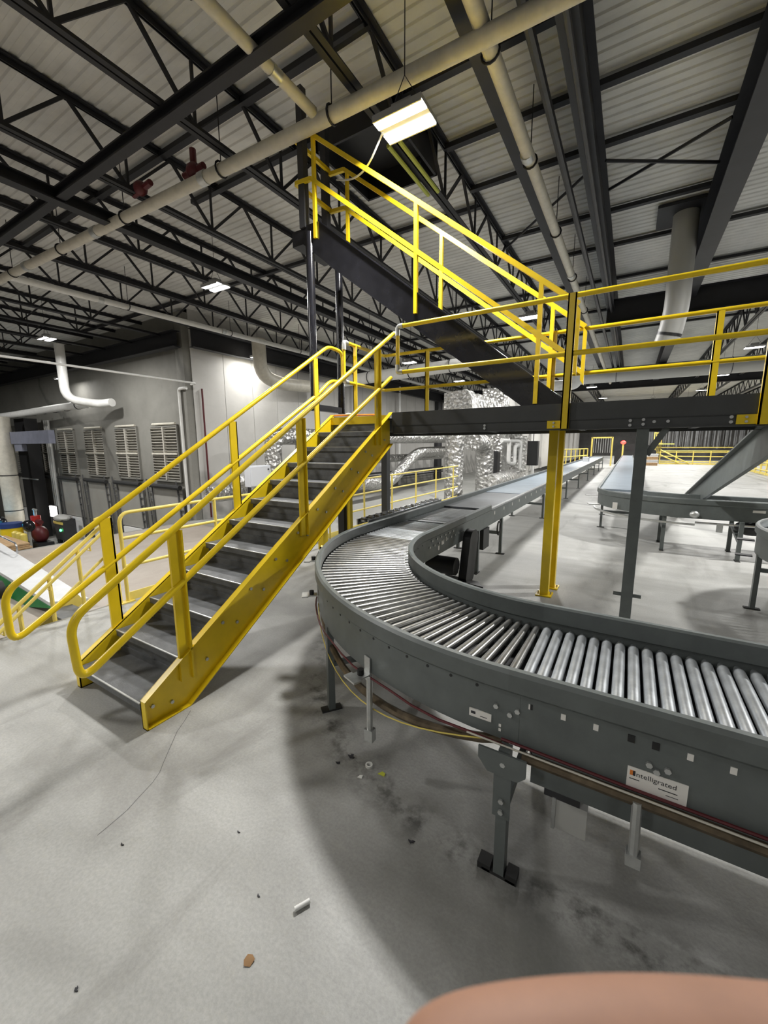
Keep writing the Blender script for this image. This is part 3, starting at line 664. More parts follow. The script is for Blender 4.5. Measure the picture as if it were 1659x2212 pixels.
tag(obj('warning_strap', M().tube([(-3.5, 4.38, 2.215), (-3.1, 4.45, 2.21), (-2.75, 4.42, 2.2)], .012, 6), 'orange', origin=(-3.1, 4.4, 2.2)), 'orange strap lying across the top of the yellow stair', 'strap')
tag(obj('strap_end', M().ell((-3.22, 4.42, 2.225), .05, .03, .015), 'paper', origin=(-3.22, 4.42, 2.2)), 'pale knot on the orange strap at the stair top', 'strap')

# inclined grey beam running down behind the platform
t = thing('inclined_beam', 'thick grey diagonal beam slanting down from the platform on the right', 'beam', (1.15, 5.0, 0))
obj('web', M().bar((1.15, 4.75, 1.99), (1.15, 12.6, .12), .05, .34), 'conv_grey', t)
obj('flange', M().bar((1.13, 4.75, 2.16), (1.13, 12.6, .29), .12, .02), 'conv_grey', t)
obj('foot', M().box(1.0, 1.3, 12.3, 12.8, 0, .1), 'conv_grey', t)

# ------------------------------------------------------------------ upper black staircase
US = thing('upper_staircase', 'glossy black upper staircase with bright yellow handrails', 'staircase', (-.7, 5.1, 2.14))
YN, YFAR = 4.75, 5.46
def uz(x): return 2.33-.79*(x+.707)                # top edge of the stringer
for y, d in ((YN, 1), (YFAR, -1)):
    q = [(-4.12, uz(-3.9)), (-3.9, uz(-3.9)), (-.55, uz(-.55)), (-.55, 2.15), (-.95, 2.15), (-3.72, uz(-3.72)-.46), (-4.2, uz(-3.9)-.22)]
    so = obj('stringer', M().prism(q, 'y', y-.012, y+.012), 'black_gloss', US)
    f = M()
    f.bar((-3.9, y+d*.02, uz(-3.9)), (-.55, y+d*.02, uz(-.55)), .1, .014); f.bar((-3.72, y+d*.02, uz(-3.72)-.46), (-.95, y+d*.02, 2.155), .1, .014)
    obj('flange', f, 'black_gloss', so)
n = 13
for k in range(n):
    x = -.8-(3.0/n)*k; obj('tread', M().box(x-.26, x, YN+.012, YFAR-.012, uz(x)-.2, uz(x)-.18).box(x-.01, x, YN+.012, YFAR-.012, uz(x)-.24, uz(x)-.18), 'black', US)
zl = uz(-3.9)
obj('landing', M().box(-4.4, -3.9, YN, YFAR, zl-.22, zl-.02), 'black_gloss', US)
# hanging frame below the landing
for x, y in ((-4.08, YN), (-4.12, YFAR)): obj('frame_post', M().tube([(x, y, 2.33), (x, y, zl-.1)], .058, 14), 'black_gloss', US)
obj('frame_bar', M().bar((-4.08, YN, 2.38), (-4.12, YFAR, 2.38), .08, .09), 'black_gloss', US)
for x, y in ((-4.18, YN+.02), (-4.34, YFAR)): obj('upright', M().box(x-.05, x+.05, y-.05, y+.05, zl-.02, 6.55), 'steel_dark', US)
for y in (YN-.02, YFAR+.03):
    near = y < 5
    hz = 1.0 if near else .96
    xt = -4.0; xb = -.56
    for dz, nm in ((hz, 'handrail'), (hz*.46, 'mid_rail')):
        m = M().bar((xt, y, uz(xt)+dz), (xb, y, uz(xb)+dz), .045, .05); m.bar((xt, y, uz(xt)+dz), (xt-.28, y, uz(xt)+dz+.02), .045, .05)
        obj(nm, m, 'yellow', US)
    for x in (-3.95, -2.4, -.93):
        obj('rail_post', M().box(x-.022, x+.022, y-.022, y+.022, uz(x)-.25, uz(x)+hz), 'yellow', US)
    obj('end_post', M().prism([(xb-.02, uz(xb)+hz), (xb+.02, uz(xb)+hz-.06), (xb+.02, uz(xb)+.3), (xb-.02, uz(xb)+.36)], 'y', y-.022, y+.022), 'yellow', US)
for x, y in ((-4.28, YN-.02), (-4.28, YFAR+.03)):
    for hh in (1.02, .48): obj('landing_rail', M().bar((x, YN-.02, uz(-4.0)+hh), (x, YFAR+.03, uz(-4.0)+hh), .045, .05), 'yellow', US)
    break

# ------------------------------------------------------------------ conveyors
ZG, ZR = .93, .825        # guard top, roller top
def edge_profile(r, s):   # s=+1: the outside lies at larger r
    return dict(guard=[(r, .845), (r, .915), (r-s*.012, ZG), (r-s*.035, ZG), (r-s*.045, .92), (r-s*.045, .835), (r-s*.012, .832)],
                plate=[(r-s*.022, .606), (r-s*.022, .84), (r-s*.03, .84), (r-s*.03, .614), (r-s*.07, .614), (r-s*.07, .606)])
def leg(t, p, z1, dirv=(1, 0), mt='conv_grey', w_=.055):
    x, y = p; dx, dy = dirv
    l = obj('leg', M().bar((x, y, 0), (x, y, z1), w_, w_*.8, (dx, dy, 0)), mt, t)
    obj('foot_plate', M().bar((x-dx*.07, y-dy*.07, .006), (x+dx*.07, y+dy*.07, .006), .06, .012), 'rubber', l)
    return l
def straight(t, ax, a0, a1, lo, hi, sides=(1, -1), mt='conv_grey', guards=(True, True)):
    for e, s, g in ((hi, 1, guards[1]), (lo, -1, guards[0])):
        pr = edge_profile(e, s)
        side = 'side_frame'
        sw = lambda poly: M().prism(poly, 'x' if ax == 'x' else 'y', a0, a1)
        f = obj(side, sw(pr['plate']), mt, t)
        if g: obj('guard_channel', sw(pr['guard']), mt, t)
        else:
            q = [(e, .84), (e, .865), (e-s*.05, .865), (e-s*.05, .84)]; obj('edge_strip', sw(q), 'steel', t)
def curve(t, C, ri, ro, a0, a1, n=40, mt='conv_grey'):
    for r, s in ((ro, 1), (ri, -1)):
        pr = edge_profile(r, s)
        f = obj('side_frame', M().revolve(C, pr['plate'], a0, a1, n), mt, t); obj('guard_channel', M().revolve(C, pr['guard'], a0, a1, n), mt, t)

# curved roller bed
CC = (-.34, 3.71); RI, RO = 1.38, 2.2
CV = thing('curved_roller_conveyor', 'curved grey roller conveyor bending around in front of the stair', 'conveyor', (-1.9, 2.2, 0))
curve(CV, CC, RI, RO, PI, 1.5*PI, 44)
NR = 45
rm = M().tube([(RI+.045, 0, 0), (RI+.075, 0, 0), (RI+.076, 0, 0), (RO-.05, 0, 0)], [.010, .010, .0165, .0235], 12)
roll_c = mesh('roller', rm, 'roller_old')
for k in range(NR):
    a = PI+(k+.5)/NR*PI/2
    o = put('roller', roll_c, CV, (CC[0], CC[1], ZR-.024), (0, 0, a)); o.rotation_euler[1] = 0.0
obj('under_pan', M().revolve(CC, [(RI+.06, .62), (RO-.06, .62), (RO-.06, .63), (RI+.06, .63)], PI, 1.5*PI, 30), 'steel_dark', CV)
for k in range(27):
    a = PI+.04+k*.0565
    put('hole', hole_y, CV, (CC[0]+(RO-.022)*math.cos(a), CC[1]+(RO-.022)*math.sin(a), .812), (0, 0, a+PI/2))
for k in range(16):
    a = PI+.06+k*.095
    put('hole', hole_y, CV, (CC[0]+(RI+.022)*math.cos(a), CC[1]+(RI+.022)*math.sin(a), .80), (0, 0, a-PI/2))
def onarc(a, r): return (CC[0]+r*math.cos(a), CC[1]+r*math.sin(a))
for a in (math.radians(233), math.radians(186)):
    for r in (RO-.04, RI+.04):
        p = onarc(a, r); leg(CV, p, .62, (math.cos(a), math.sin(a)))
    obj('cross_brace', M().bar((*onarc(a, RO-.05), .34), (*onarc(a, RI+.05), .34), .04, .03), 'conv_grey', CV)
# red cable and hoses under the outer edge
cab = [(CC[0]+(RO-.0)*math.cos(a), CC[1]+(RO-.0)*math.sin(a), .592+.008*math.sin(i*1.7)) for i, a in enumerate([math.radians(190+4*k) for k in range(21)])]
obj('red_cable', M().tube(cab, .006, 6), 'dark_red', CV)
hs = [(CC[0]+(RO-.05)*math.cos(a), CC[1]+(RO-.05)*math.sin(a), .60-.17*math.sin((i/16)*PI)**.8) for i, a in enumerate([math.radians(222+3*k) for k in range(17)])]
obj('hose', M().tube(hs, .022, 8), 'copper', CV)
hs = [(CC[0]+(RO-.02)*math.cos(a), CC[1]+(RO-.02)*math.sin(a), .585-.20*math.sin((i/16)*PI)) for i, a in enumerate([math.radians(220+3*k) for k in range(17)])]
obj('yellow_cable', M().tube(hs, .0035, 6), 'yellow_pale', CV)
# drop bracket and photo-eye brackets
p = onarc(math.radians(250), RO); obj('drop_bracket', M().tube([(p[0], p[1], .6), (p[0], p[1], .28)], .017, 8).box(p[0]-.025, p[0]+.025, p[1]-.02, p[1]+.02, .22, .29), 'zinc', CV)
for a, z in ((213, .86), (220, .66), (249, .6)):
    a = math.radians(a); c, s = math.cos(a), math.sin(a); p = Vector((*onarc(a, RO-.02), z))
    d = Vector((c, s, 0)); tv = Vector((-s, c, 0))
    b = obj('sensor_bracket', M().bar(p, p+d*.11, .07, .008).bar(p+d*.1-tv*.05, p+d*.1+tv*.05, .05, .01).bar(p+d*.004+Vector((0, 0, -.05)), p+d*.004+Vector((0, 0, .09)), .05, .006, (c, s, 0)), 'zinc', CV)
    obj('sensor_eye', M().tube([p+d*.05+Vector((0, 0, .0)), p+d*.05+Vector((0, 0, .035))], .018, 8), 'rubber', b)
a = math.radians(205); p = Vector((*onarc(a, RO+.02), .7))
obj('photo_eye', M().box(p.x-.012, p.x+.012, p.y-.015, p.y+.015, .62, .9), 'black', CV); obj('indicator_light', M().ell((p.x, p.y, .905), .007, .007, .007, 8, 6), 'led_amber', CV)
obj('hanging_cable', M().tube([(p.x-.03, p.y, .72), (p.x-.045, p.y-.01, .5), (p.x-.02, p.y-.04, .3), (p.x+.02, p.y-.06, .28)], .005, 6), 'copper', CV)

# near straight roller bed
XS1 = 3.3; SY0, SY1 = 1.51, 2.33
SR = thing('straight_roller_conveyor', 'straight grey roller conveyor in the right foreground', 'conveyor', (1, 1.9, 0))
straight(SR, 'x', CC[0], XS1, SY0, SY1)
roll_s = mesh('roller', M().tube([(0, SY0+.045, 0), (0, SY0+.055, 0), (0, SY0+.056, 0), (0, SY1-.085, 0), (0, SY1-.07, 0), (0, SY1-.045, 0)], [.018, .018, .0235, .0235, .018, .013], 16), 'roller')
x = CC[0]+.03; k = 0
while x < XS1-.03: put('roller', roll_s, SR, (x, 0, ZR-.0255)); x += .0578; k += 1
obj('under_pan', M().box(CC[0], XS1, SY0+.06, SY1-.06, .62, .63), 'steel_dark', SR)
obj('lower_skirt', M().box(-.25, XS1, 1.6, 1.612, .40, .605), 'conv_grey', SR)
yf = SY0+.022
obj('drive_tube', M().tube([(-.27, yf-.03, .585), (XS1, yf-.03, .575)], .02, 8), 'copper', SR)
obj('red_cable', M().tube([(CC[0]-.02, yf-.012, .615), (.1, yf-.012, .607), (XS1, yf-.012, .60)], .006, 6), 'dark_red', SR)
obj('guide_wire', M().tube([(-.5, yf-.035, .607), (XS1, yf-.06, .598)], .004, 6), 'pipe_cream', SR)
for x in (-.135, -.025, .253, .363, .48, .6): obj('reflector', M().box(x-.0085, x+.0085, yf-.003, yf, .78, .804), 'label', SR)
for x in (.086, .158): obj('slot_hole', M().box(x-.011, x+.011, yf-.002, yf, .778, .806), 'black', SR)
obj('slot_hole', M().box(-.256, -.247, yf-.002, yf, .78, .802), 'black', SR); obj('reflector', M().box(-.262, -.256, yf-.003, yf, .78, .802), 'label', SR)
for x, z in ((-.528, .758), (-.389, .749), (-.303, .755), (-.332, .73), (.145, .717), (.168, .699), (.198, .717)):
    put('bolt', bolt_y, SR, (x, yf+(.0 if x > -.4 else .02), z))
for z in (.66, .64): obj('reflector', M().box(-.375, -.365, yf-.003, yf, z, z+.012), 'label', SR)
for k in range(26):
    obj('rub_mark', M().box(-.27+.055*k, -.25+.055*k, yf-.0015, yf, .826, .833), 'print', SR) if k % 1 == 0 and k < 18 else None
obj('splice_plate', M().box(-.385, -.295, yf-.001, yf, .62, .835), 'conv_grey', SR)
# labels with print
lb = obj('small_label', M().box(-.503, -.407, yf-.002, yf+.004, .665, .70), 'label', SR)
obj('printed_lines', M().box(-.495, -.475, yf-.0026, yf-.002, .678, .69), 'print', lb)
obj('printed_lines', M().box(-.455, -.425, yf-.0026, yf-.002, .675, .678), 'print', lb)
lb = obj('maker_label', M().box(.084, .259, yf-.0035, yf-.0005, .606, .686), 'label', SR, label='white maker label with dark lettering')
def text(s, size, x, z, y, parent, mt, shear=0, sx=1.0):
    cu = bpy.data.curves.new('t', 'FONT'); cu.body = s; cu.size = size; cu.extrude = 0.0002; cu.shear = shear; cu.resolution_u = 3
    to = bpy.data.objects.new('t', cu); COL.objects.link(to)
    dg = bpy.context.evaluated_depsgraph_get(); me = bpy.data.meshes.new_from_object(to.evaluated_get(dg)); me.name = 'lettering'
    me.transform(Matrix(((sx, 0, 0, x), (0, 0, -1, y), (0, 1, 0, z), (0, 0, 0, 1))))
    b = Vector(BASE[root_of(parent).name]); me.transform(Matrix.Translation(-b)); me.materials.clear(); me.materials.append(MT[mt])
    bpy.data.objects.remove(to); bpy.data.curves.remove(cu)
    o = bpy.data.objects.new('lettering', me); COL.objects.link(o); o.parent = parent; return o
text('Intelligrated', .026, .104, .655, yf-.004, lb, 'print', .0, 1.0)
obj('logo_mark', M().box(.092, .108, yf-.0042, yf-.0036, .655, .674), 'orange', lb)
obj('logo_mark', M().box(.101, .108, yf-.0046, yf-.0042, .655, .674), 'print', lb)
for a, b, c, d in ((.092, .122, .640, .643), (.178, .232, .637, .640), (.2, .235, .622, .624)): obj('printed_lines', M().box(a, b, yf-.0042, yf-.0036, c, d), 'print', lb)
# leg with head plate
def headleg(t, x, y, s=-1):
    l = leg(t, (x, y), .6, (1, 0))
    obj('head_plate', M().prism([(x-.1, .6), (x+.09, .6), (x+.09, .53), (x+.06, .5), (x-.06, .5), (x-.1, .55)], 'y', y-.045, y-.035), 'conv_grey', l)
    obj('slotted_channel', M().box(x-.035, x+.035, y-.035, y-.028, .3, .52), 'conv_grey', l)
    for dz in (.33, .38, .55): put('bolt', bolt_y, l, (x+.0, y-.036, dz))
    obj('foot_block', M().box(x+.03, x+.075, y-.03, y+.03, 0, .035), 'rubber', l)
    obj('foot_block', M().box(x-.09, x-.035, y-.03, y+.03, 0, .03), 'rubber', l)
for x in (-.335, 1.5, 3.1):
    headleg(SR, x, 1.50); leg(SR, (x, 2.28), .61, (0, 1)); obj('cross_brace', M().bar((x, 1.5, .3), (x, 2.28, .3), .03, .04), 'conv_grey', SR)
obj('drop_bracket', M().tube([(.12, 1.49, .59), (.125, 1.49, .38)], .016, 8).box(.102, .148, 1.47, 1.51, .34, .385), 'zinc', SR)
jb = obj('junction_box', M().box(-.165, -.03, 1.66, 1.74, .175, .315), 'pvc_grey', SR); obj('box_lid', M().box(-.165, -.15, 1.655, 1.745, .17, .32), 'zinc', jb)
obj('bracket_arm', M().box(-.2, -.06, 1.66, 1.72, .315, .6), 'steel_dark', SR)

# far straight: roller part then long belt
YS = 5.98
FR = thing('straight_roller_conveyor', 'short roller conveyor section between the curve and the long belt', 'conveyor', (-2.1, 4.8, 0))
straight(FR, 'y', CC[1], YS, CC[0]-RO, CC[0]-RI)
rx = mesh('roller', M().tube([(CC[0]-RO+.05, 0, 0), (CC[0]-RI-.05, 0, 0)], .0255, 12), 'roller')
y = CC[1]+.03
while y < YS-.03:
    if not (4.72 < y < 4.86): put('roller', rx, FR, (0, y, ZR-.0255))
    y += .0578
obj('transfer_bar', M().box(CC[0]-RO+.05, CC[0]-RI-.05, 4.74, 4.84, .78, .822), 'conv_grey', FR)
obj('under_pan', M().box(CC[0]-RO+.05, CC[0]-RI-.05, CC[1], YS, .62, .63), 'steel_dark', FR)
for y in (5.43,):
    for x in (CC[0]-RO+.05, CC[0]-RI-.03): leg(FR, (x, y), .62, (0, 1))
xi = CC[0]-RI
g = obj('drive_guard', M().prism([(xi-.0, 4.95+0), ], 'z', 0, 0) if False else M().add(*(lambda pts: ([(xi+.02, y, z) for y, z in pts]+[(xi+.12, y, z) for y, z in pts],
    [tuple(reversed(range(len(pts)))), tuple(range(len(pts), 2*len(pts)))]+[(i, (i+1) % len(pts), len(pts)+(i+1) % len(pts), len(pts)+i) for i in range(len(pts))]))(
    [(4.85+.16*math.cos(a)+(.0 if math.sin(a) > 0 else -.12), (.62 if math.sin(a) > 0 else .22)+.14*math.sin(a)) for a in [2*PI*k/24 for k in range(24)]])), 'black', FR, label='black oval chain guard')
obj('drive_motor', M().tube([(xi-.35, 4.5, .35), (xi+.02, 4.5, .35)], .11, 14), 'black', FR)
obj('motor_shade', M().bar((xi-.1, 4.5, .2), (xi+.25, 4.75, .08), .2, .02), 'black', FR)
for dy, z, w_ in ((4.02, .66, .04), (4.12, .70, .07), (4.25, .72, .02)): obj('sticker', M().box(xi-.021, xi-.018, dy, dy+w_, z, z+.05), 'label', FR)
for k in range(9): put('bolt', bolt_x, FR, (xi-.022, 3.8+.12*k, .74))
for k in range(6): put('bolt', bolt_x, FR, (xi-.022, 3.86+.12*k, .80))

BL = thing('belt_conveyor', 'long straight belt conveyor running far back beside the foil ducts', 'conveyor', (-2.1, 20, 0))
straight(BL, 'y', YS, 36, CC[0]-RO, CC[0]-RI, guards=(True, False))
obj('belt', M().box(CC[0]-RO+.045, CC[0]-RI-.045, 8.2, 36, .80, .856), 'belt', BL)
obj('belt', M().box(CC[0]-RO+.045, CC[0]-RI-.045, YS+.02, 8.18, .79, .85), 'belt_dark', BL, label='dark grey belt section')
obj('under_pan', M().box(CC[0]-RO+.06, CC[0]-RI-.06, YS, 36, .60, .62), 'steel_dark', BL)
for y in (6.64, 10.5, 14.8, 18.6, 22.9, 27.1, 31.3, 35.5):
    for x in (CC[0]-RO+.05, CC[0]-RI-.02): leg(BL, (x, y), .61, (1, 0))
    obj('cross_brace', M().bar((CC[0]-RO+.05, y, .36), (CC[0]-RI-.03, y, .36), .04, .05), 'conv_grey', BL)
for k in range(14):
    y = 6.2+.55*k; obj('sticker' if k % 3 else 'reflector', M().box(xi-.021, xi-.017, y, y+.03, .74, .79), 'label', BL)
obj('cable_loop', M().tube([(xi+.02, 6.35+.09*math.cos(2*PI*k/14), .5+.11*math.sin(2*PI*k/14)) for k in range(14)], .012, 6, True), 'rubber', BL)
obj('motor_box', M().box(xi-.3, xi+.0, 5.62, 5.9, .3, .6), 'black', BL)
tag(obj('carton', M().box(-2.3, -2.0, 26, 26.5, .856, 1.1).box(-2.31, -1.99, 25.99, 26.51, 1.06, 1.08), 'pale_grey', origin=(-2.2, 26, .856)), 'pale carton travelling on the far long belt', 'box')

# skate wheel strip beyond the guard
t = thing('skate_wheel_rail', 'narrow steel skate-wheel rail along the conveyor guard', 'wheel rail', (-2.68, 5, 0))
for x in (-2.62, -2.78): obj('side_channel', M().box(x-.008, x+.008, 3.95, 6.15, .86, .93), 'steel', t)
wh = mesh('wheel', M().tube([(-.03, 0, 0), (.03, 0, 0)], .032, 10), 'steel')
for k in range(26): put('wheel', wh, t, (-2.68 if k % 2 else -2.73, 4.02+.083*k, .915))
for y in (4.3, 5.9): obj('leg', M().box(-2.8, -2.76, y, y+.04, 0, .87), 'conv_grey', t); obj('leg', M().box(-2.64, -2.6, y, y+.04, 0, .87), 'conv_grey', t)

# second conveyor further back
C2 = (1.0, 9.7)
t = thing('curved_roller_conveyor', 'dark curved conveyor beyond the platform columns', 'conveyor', (.3, 9, 0))
curve(t, C2, .75, 1.53, PI, 1.5*PI, 30)
rm2 = mesh('roller', M().tube([(.8, 0, 0), (1.48, 0, 0)], [.017, .028], 10), 'roller')
for k in range(34): put('roller', rm2, t, (C2[0], C2[1], ZR-.0), (0, 0, PI+(k+.5)/34*PI/2))
obj('side_rail', M().revolve(C2, [(1.58, .5), (1.58, .53), (1.55, .53), (1.55, .5)], PI, 1.5*PI, 24), 'zinc', t)
obj('label_plate', M().box(-.2, -.12, 8.62, 8.63, .62, .74), 'label', t)
obj('sensor_bracket', M().bar((-.5, 9.4, .78), (-.72, 9.3, .78), .05, .01).bar((-.45, 9.2, .62), (-.65, 9.15, .62), .2, .015), 'zinc', t)
for p, dv in (((-.43, 10.0), (1, 0)), ((.2, 10.0), (1, 0)), ((.6, 9.05), (0, 1)), ((.6, 8.3), (0, 1))): leg(t, p, .62, dv)
obj('cross_brace', M().bar((-.43, 10, .36), (.2, 10.0, .36), .05, .05).bar((.6, 8.3, .4), (.6, 9.05, .4), .05, .05), 'conv_grey', t)
t = thing('belt_conveyor', 'blue-grey belt conveyor running straight back in the middle distance', 'conveyor', (-.15, 20, 0))
straight(t, 'y', C2[1], 40, C2[0]-1.53, C2[0]-.75)
obj('belt', M().box(C2[0]-1.53+.045, C2[0]-.75-.045, C2[1], 40, .82, .885), 'belt', t)
obj('end_roller', M().tube([(C2[0]-1.48, 40.0, .84), (C2[0]-.8, 40.0, .84)], .05, 10), 'steel', t)
for y in (11.86, 16, 20, 24, 28, 32, 36):
    for x in (C2[0]-1.5, C2[0]-.78): leg(t, (x, y), .62, (1, 0))
    obj('cross_brace', M().bar((C2[0]-1.5, y, .36), (C2[0]-.78, y, .36), .05, .05), 'conv_grey', t)
t = thing('straight_roller_conveyor', 'dark straight conveyor leading off right behind the grey column', 'conveyor', (2.5, 8.5, 0))
straight(t, 'x', C2[0], 6, C2[1]-1.53, C2[1]-.75)
rr2 = mesh('roller', M().tube([(0, C2[1]-1.48, 0), (0, C2[1]-.8, 0)], .0255, 10), 'roller')
for k in range(40): put('roller', rr2, t, (C2[0]+.05+.075*k, 0, ZR))
obj('air_pipe', M().tube([(1.0, 8.14, .55), (6, 8.14, .55)], .018, 8), 'steel', t)
obj('drop_plate', M().box(1.28, 1.36, 8.12, 8.15, .42, .56), 'zinc', t)
obj('motor_pod', M().ell((1.75, 8.35, .5), .22, .16, .13), 'black', t)
obj('beacon_cap', M().ell((.98, 8.14, .68), .07, .05, .06, 10, 6), 'zinc', t); obj('label_plate', M().box(1.7, 1.85, 8.185, 8.19, .76, .8), 'label', t)
for p in ((1.57, 8.76), (1.57, 8.06), (4.5, 8.76), (4.5, 8.2)): leg(t, p, .62, (0, 1))
obj('cross_brace', M().bar((1.57, 8.06, .3), (1.57, 8.76, .48), .05, .05), 'conv_grey', t)
# third curved conveyor cut by the right edge
C3 = (2.62, 5.75)
t = thing('curved_roller_conveyor', 'dark conveyor bend cut off by the right edge of the photo', 'conveyor', (2.0, 5.7, 0))
curve(t, C3, .55, 1.36, .5*PI, 1.5*PI, 40)
rm3 = mesh('roller', M().tube([(.6, 0, 0), (1.31, 0, 0)], [.014, .028], 10), 'roller')
for k in range(50): put('roller', rm3, t, (C3[0], C3[1], ZR-.024), (0, 0, .5*PI+(k+.5)/50*PI))
for a in (130, 180, 235):
    a = math.radians(a)
    for r in (1.32, .6): leg(t, (C3[0]+r*math.cos(a), C3[1]+r*math.sin(a)), .62, (math.cos(a), math.sin(a)))
    obj('cross_brace', M().bar((C3[0]+1.3*math.cos(a), C3[1]+1.3*math.sin(a), .45), (C3[0]+.6*math.cos(a), C3[1]+.6*math.sin(a), .45), .04, .04), 'conv_grey', t)
a = math.radians(172)
for zz in (.74, .56): obj('sensor_bracket', M().bar((C3[0]+1.35*math.cos(a), C3[1]+1.35*math.sin(a), zz), (C3[0]+1.5*math.cos(a), C3[1]+1.5*math.sin(a), zz), .09, .012), 'steel_dark', t)

# ------------------------------------------------------------------ guard railings
GR = thing('guard_railing', 'pale yellow pipe guard railing along the mezzanine edge behind the stair', 'railing', (-4.95, 6, 0))
xg = -4.95
obj('end_loop', M().tube(rpath([(xg, 3.6, 1.08), (xg, 2.3, 1.06), (xg, 2.3, 0)], .12, 6), .021, 10), 'yellow_pale', GR)
obj('top_rail', M().tube([(xg, 3.6, 1.08), (xg, 13, 1.12)], .019, 10), 'yellow_pale', GR)
obj('mid_rail', M().tube([(xg, 2.3, .765), (xg, 13, .78)], .019, 10), 'yellow_pale', GR); obj('mid_rail', M().tube([(xg, 2.3, .43), (xg, 13, .42)], .019, 10), 'yellow_pale', GR)
for y in (3.55, 4.8, 6.1, 7.32, 8.55, 9.86, 11.2, 12.6): obj('post', M().tube([(xg, y, 0), (xg, y, 1.09)], .021, 10), 'yellow_pale', GR)
obj('kick_plate', M().box(xg-.006, xg+.006, 2.3, 13, .01, .11), 'yellow_pale', GR); obj('base_flange', M().box(xg-.05, xg+.05, 2.2, 2.36, 0, .012), 'yellow_pale', GR)
obj('gate_post', M().tube(rpath([(xg-.0, 2.22, 0), (xg, 2.2, 1.07), (xg, 2.05, 1.02)], .1, 6), .021, 10), 'yellow_pale', GR)
SD = thing('stair_railing', 'pale yellow sloping railing of the stair going down on the left', 'railing', (-5.08, 1.5, -1.2))
xd = -5.06
def dz(y): return 1.0+.82*(y-2.24)
obj('top_rail', M().tube([(xd, 2.24, dz(2.24)), (xd, -.3, dz(-.3))], .021, 10), 'yellow_pale', SD)
obj('handrail', M().tube([(xd+.06, 2.24, dz(2.24)-.05), (xd+.06, -.3, dz(-.3)-.05)], .017, 10), 'yellow_pale', SD)
obj('mid_rail', M().tube([(xd, 2.2, dz(2.2)-.36), (xd, -.3, dz(-.3)-.36)], .016, 10), 'yellow_pale', SD)
for y in (1.9, 1.62, 1.35, .9, .3): obj('post', M().tube([(xd, y, dz(y)-1.0), (xd, y, dz(y))], .02, 8), 'yellow_pale', SD)
for y in (2.0, 1.6, 1.2): obj('rail_bracket', M().tube([(xd, y, dz(y)-.12), (xd+.06, y, dz(y)-.12), (xd+.06, y, dz(y)-.05)], .008, 6), 'yellow_pale', SD)
for k in range(7):
    z = -.17*(k+1); y = 2.1-.27*k; obj('tread', M().box(-5.95, -5.12, y-.27, y, z-.03, z), 'tread', SD)
obj('stringer', M().bar((-5.1, 2.2, -.1), (-5.1, .4, -1.18), .02, .2), 'yellow_pale', SD); obj('stringer', M().bar((-5.97, 2.2, -.1), (-5.97, .4, -1.18), .02, .2), 'yellow_pale', SD)

# ------------------------------------------------------------------ things on the lower levels, left
t = thing('loading_ramp', 'green ramp with a pale grey deck on the lower floor at left', 'ramp', (-11.5, 2.9, -1.2))
obj('deck', M().add([(-16, 2.95, -.62), (-8.75, 2.75, -.95), (-8.45, 3.25, -.98), (-16, 3.75, -.62), (-16, 2.95, -.7), (-8.75, 2.75, -1.02), (-8.45, 3.25, -1.05), (-16, 3.75, -.7)],
    [(0, 1, 2, 3), (7, 6, 5, 4), (0, 4, 5, 1), (1, 5, 6, 2), (2, 6, 7, 3), (3, 7, 4, 0)]), 'pale_grey', t)
obj('side_skirt', M().add([(-16, 2.93, -.70), (-8.6, 2.73, -1.03), (-9.6, 2.70, -1.2), (-16, 2.7, -1.2), (-16, 2.97, -.70), (-8.6, 2.77, -1.03), (-9.6, 2.80, -1.2), (-16, 2.8, -1.2)],
    [(3, 2, 1, 0), (4, 5, 6, 7), (0, 1, 5, 4), (1, 2, 6, 5), (2, 3, 7, 6), (3, 0, 4, 7)]), 'green', t)
obj('grab_rail', M().tube(rpath([(-12.6, 3.5, -.75), (-12.6, 3.5, -.5), (-16, 3.6, -.35)], .12), .02, 8), 'steel', t)
obj('wheel', M().tube([(-10.7, 2.66, -1.02), (-10.7, 2.5, -1.02)], .17, 16), 'rubber', t)
ZK = -3.4
t = thing('support_column', 'white round column at the far left edge', 'column', (-28.5, 8.0, ZK))
obj('shaft', M().tube([(-28.5, 8.05, ZK), (-28.5, 8.05, 3.4)], .4, 16), 'pipe_cream', t); obj('band', M().tube([(-28.5, 8.05, -1.6), (-28.5, 8.05, -1.55)], .41, 16), 'black', t); obj('band', M().tube([(-28.5, 8.05, .3), (-28.5, 8.05, .35)], .41, 16), 'black', t)
t = thing('support_column', 'black square column left of the louvre windows', 'column', (-29.5, 9.4, ZK))
obj('shaft', M().box(-30.3, -28.9, 9.15, 9.75, ZK, 3.4), 'black', t); obj('cross_strap', M().box(-30.35, -28.0, 9.09, 9.15, .0, .07), 'zinc', t)
t = thing('overhead_sign', 'blue-grey overhead crossbar reaching from the white column', 'crossbar', (-27, 8.3, 2.1))
obj('bar', M().box(-30, -23.4, 8.25, 8.5, 1.98, 2.6), 'blue_grey', t); obj('bracket', M().box(-27.9, -26.9, 8.3, 8.5, 1.6, 1.98), 'blue_grey', t)
for k, x in enumerate((-28.05, -28.3, -28.55)):
    tag(obj('conduit_pipe', M().tube([(x, 9.95, ZK), (x, 9.95, 3.3)], .07-.01*k, 10), 'pvc_grey', origin=(x, 9.9, ZK)), ('rightmost', 'middle', 'leftmost')[k]+' of the pale conduits beside the black column', 'conduit')
t = thing('red_pump', 'dark red pump machine standing below the black column', 'machine', (-26.1, 8.3, ZK))
obj('body', M().ell((-26.2, 8.3, -2.7), .5, .35, .45, 14, 10), 'dark_red', t); obj('tank', M().tube([(-26.5, 8.3, -2.7), (-26.5, 8.3, -1.75)], .22, 12), 'red', t)
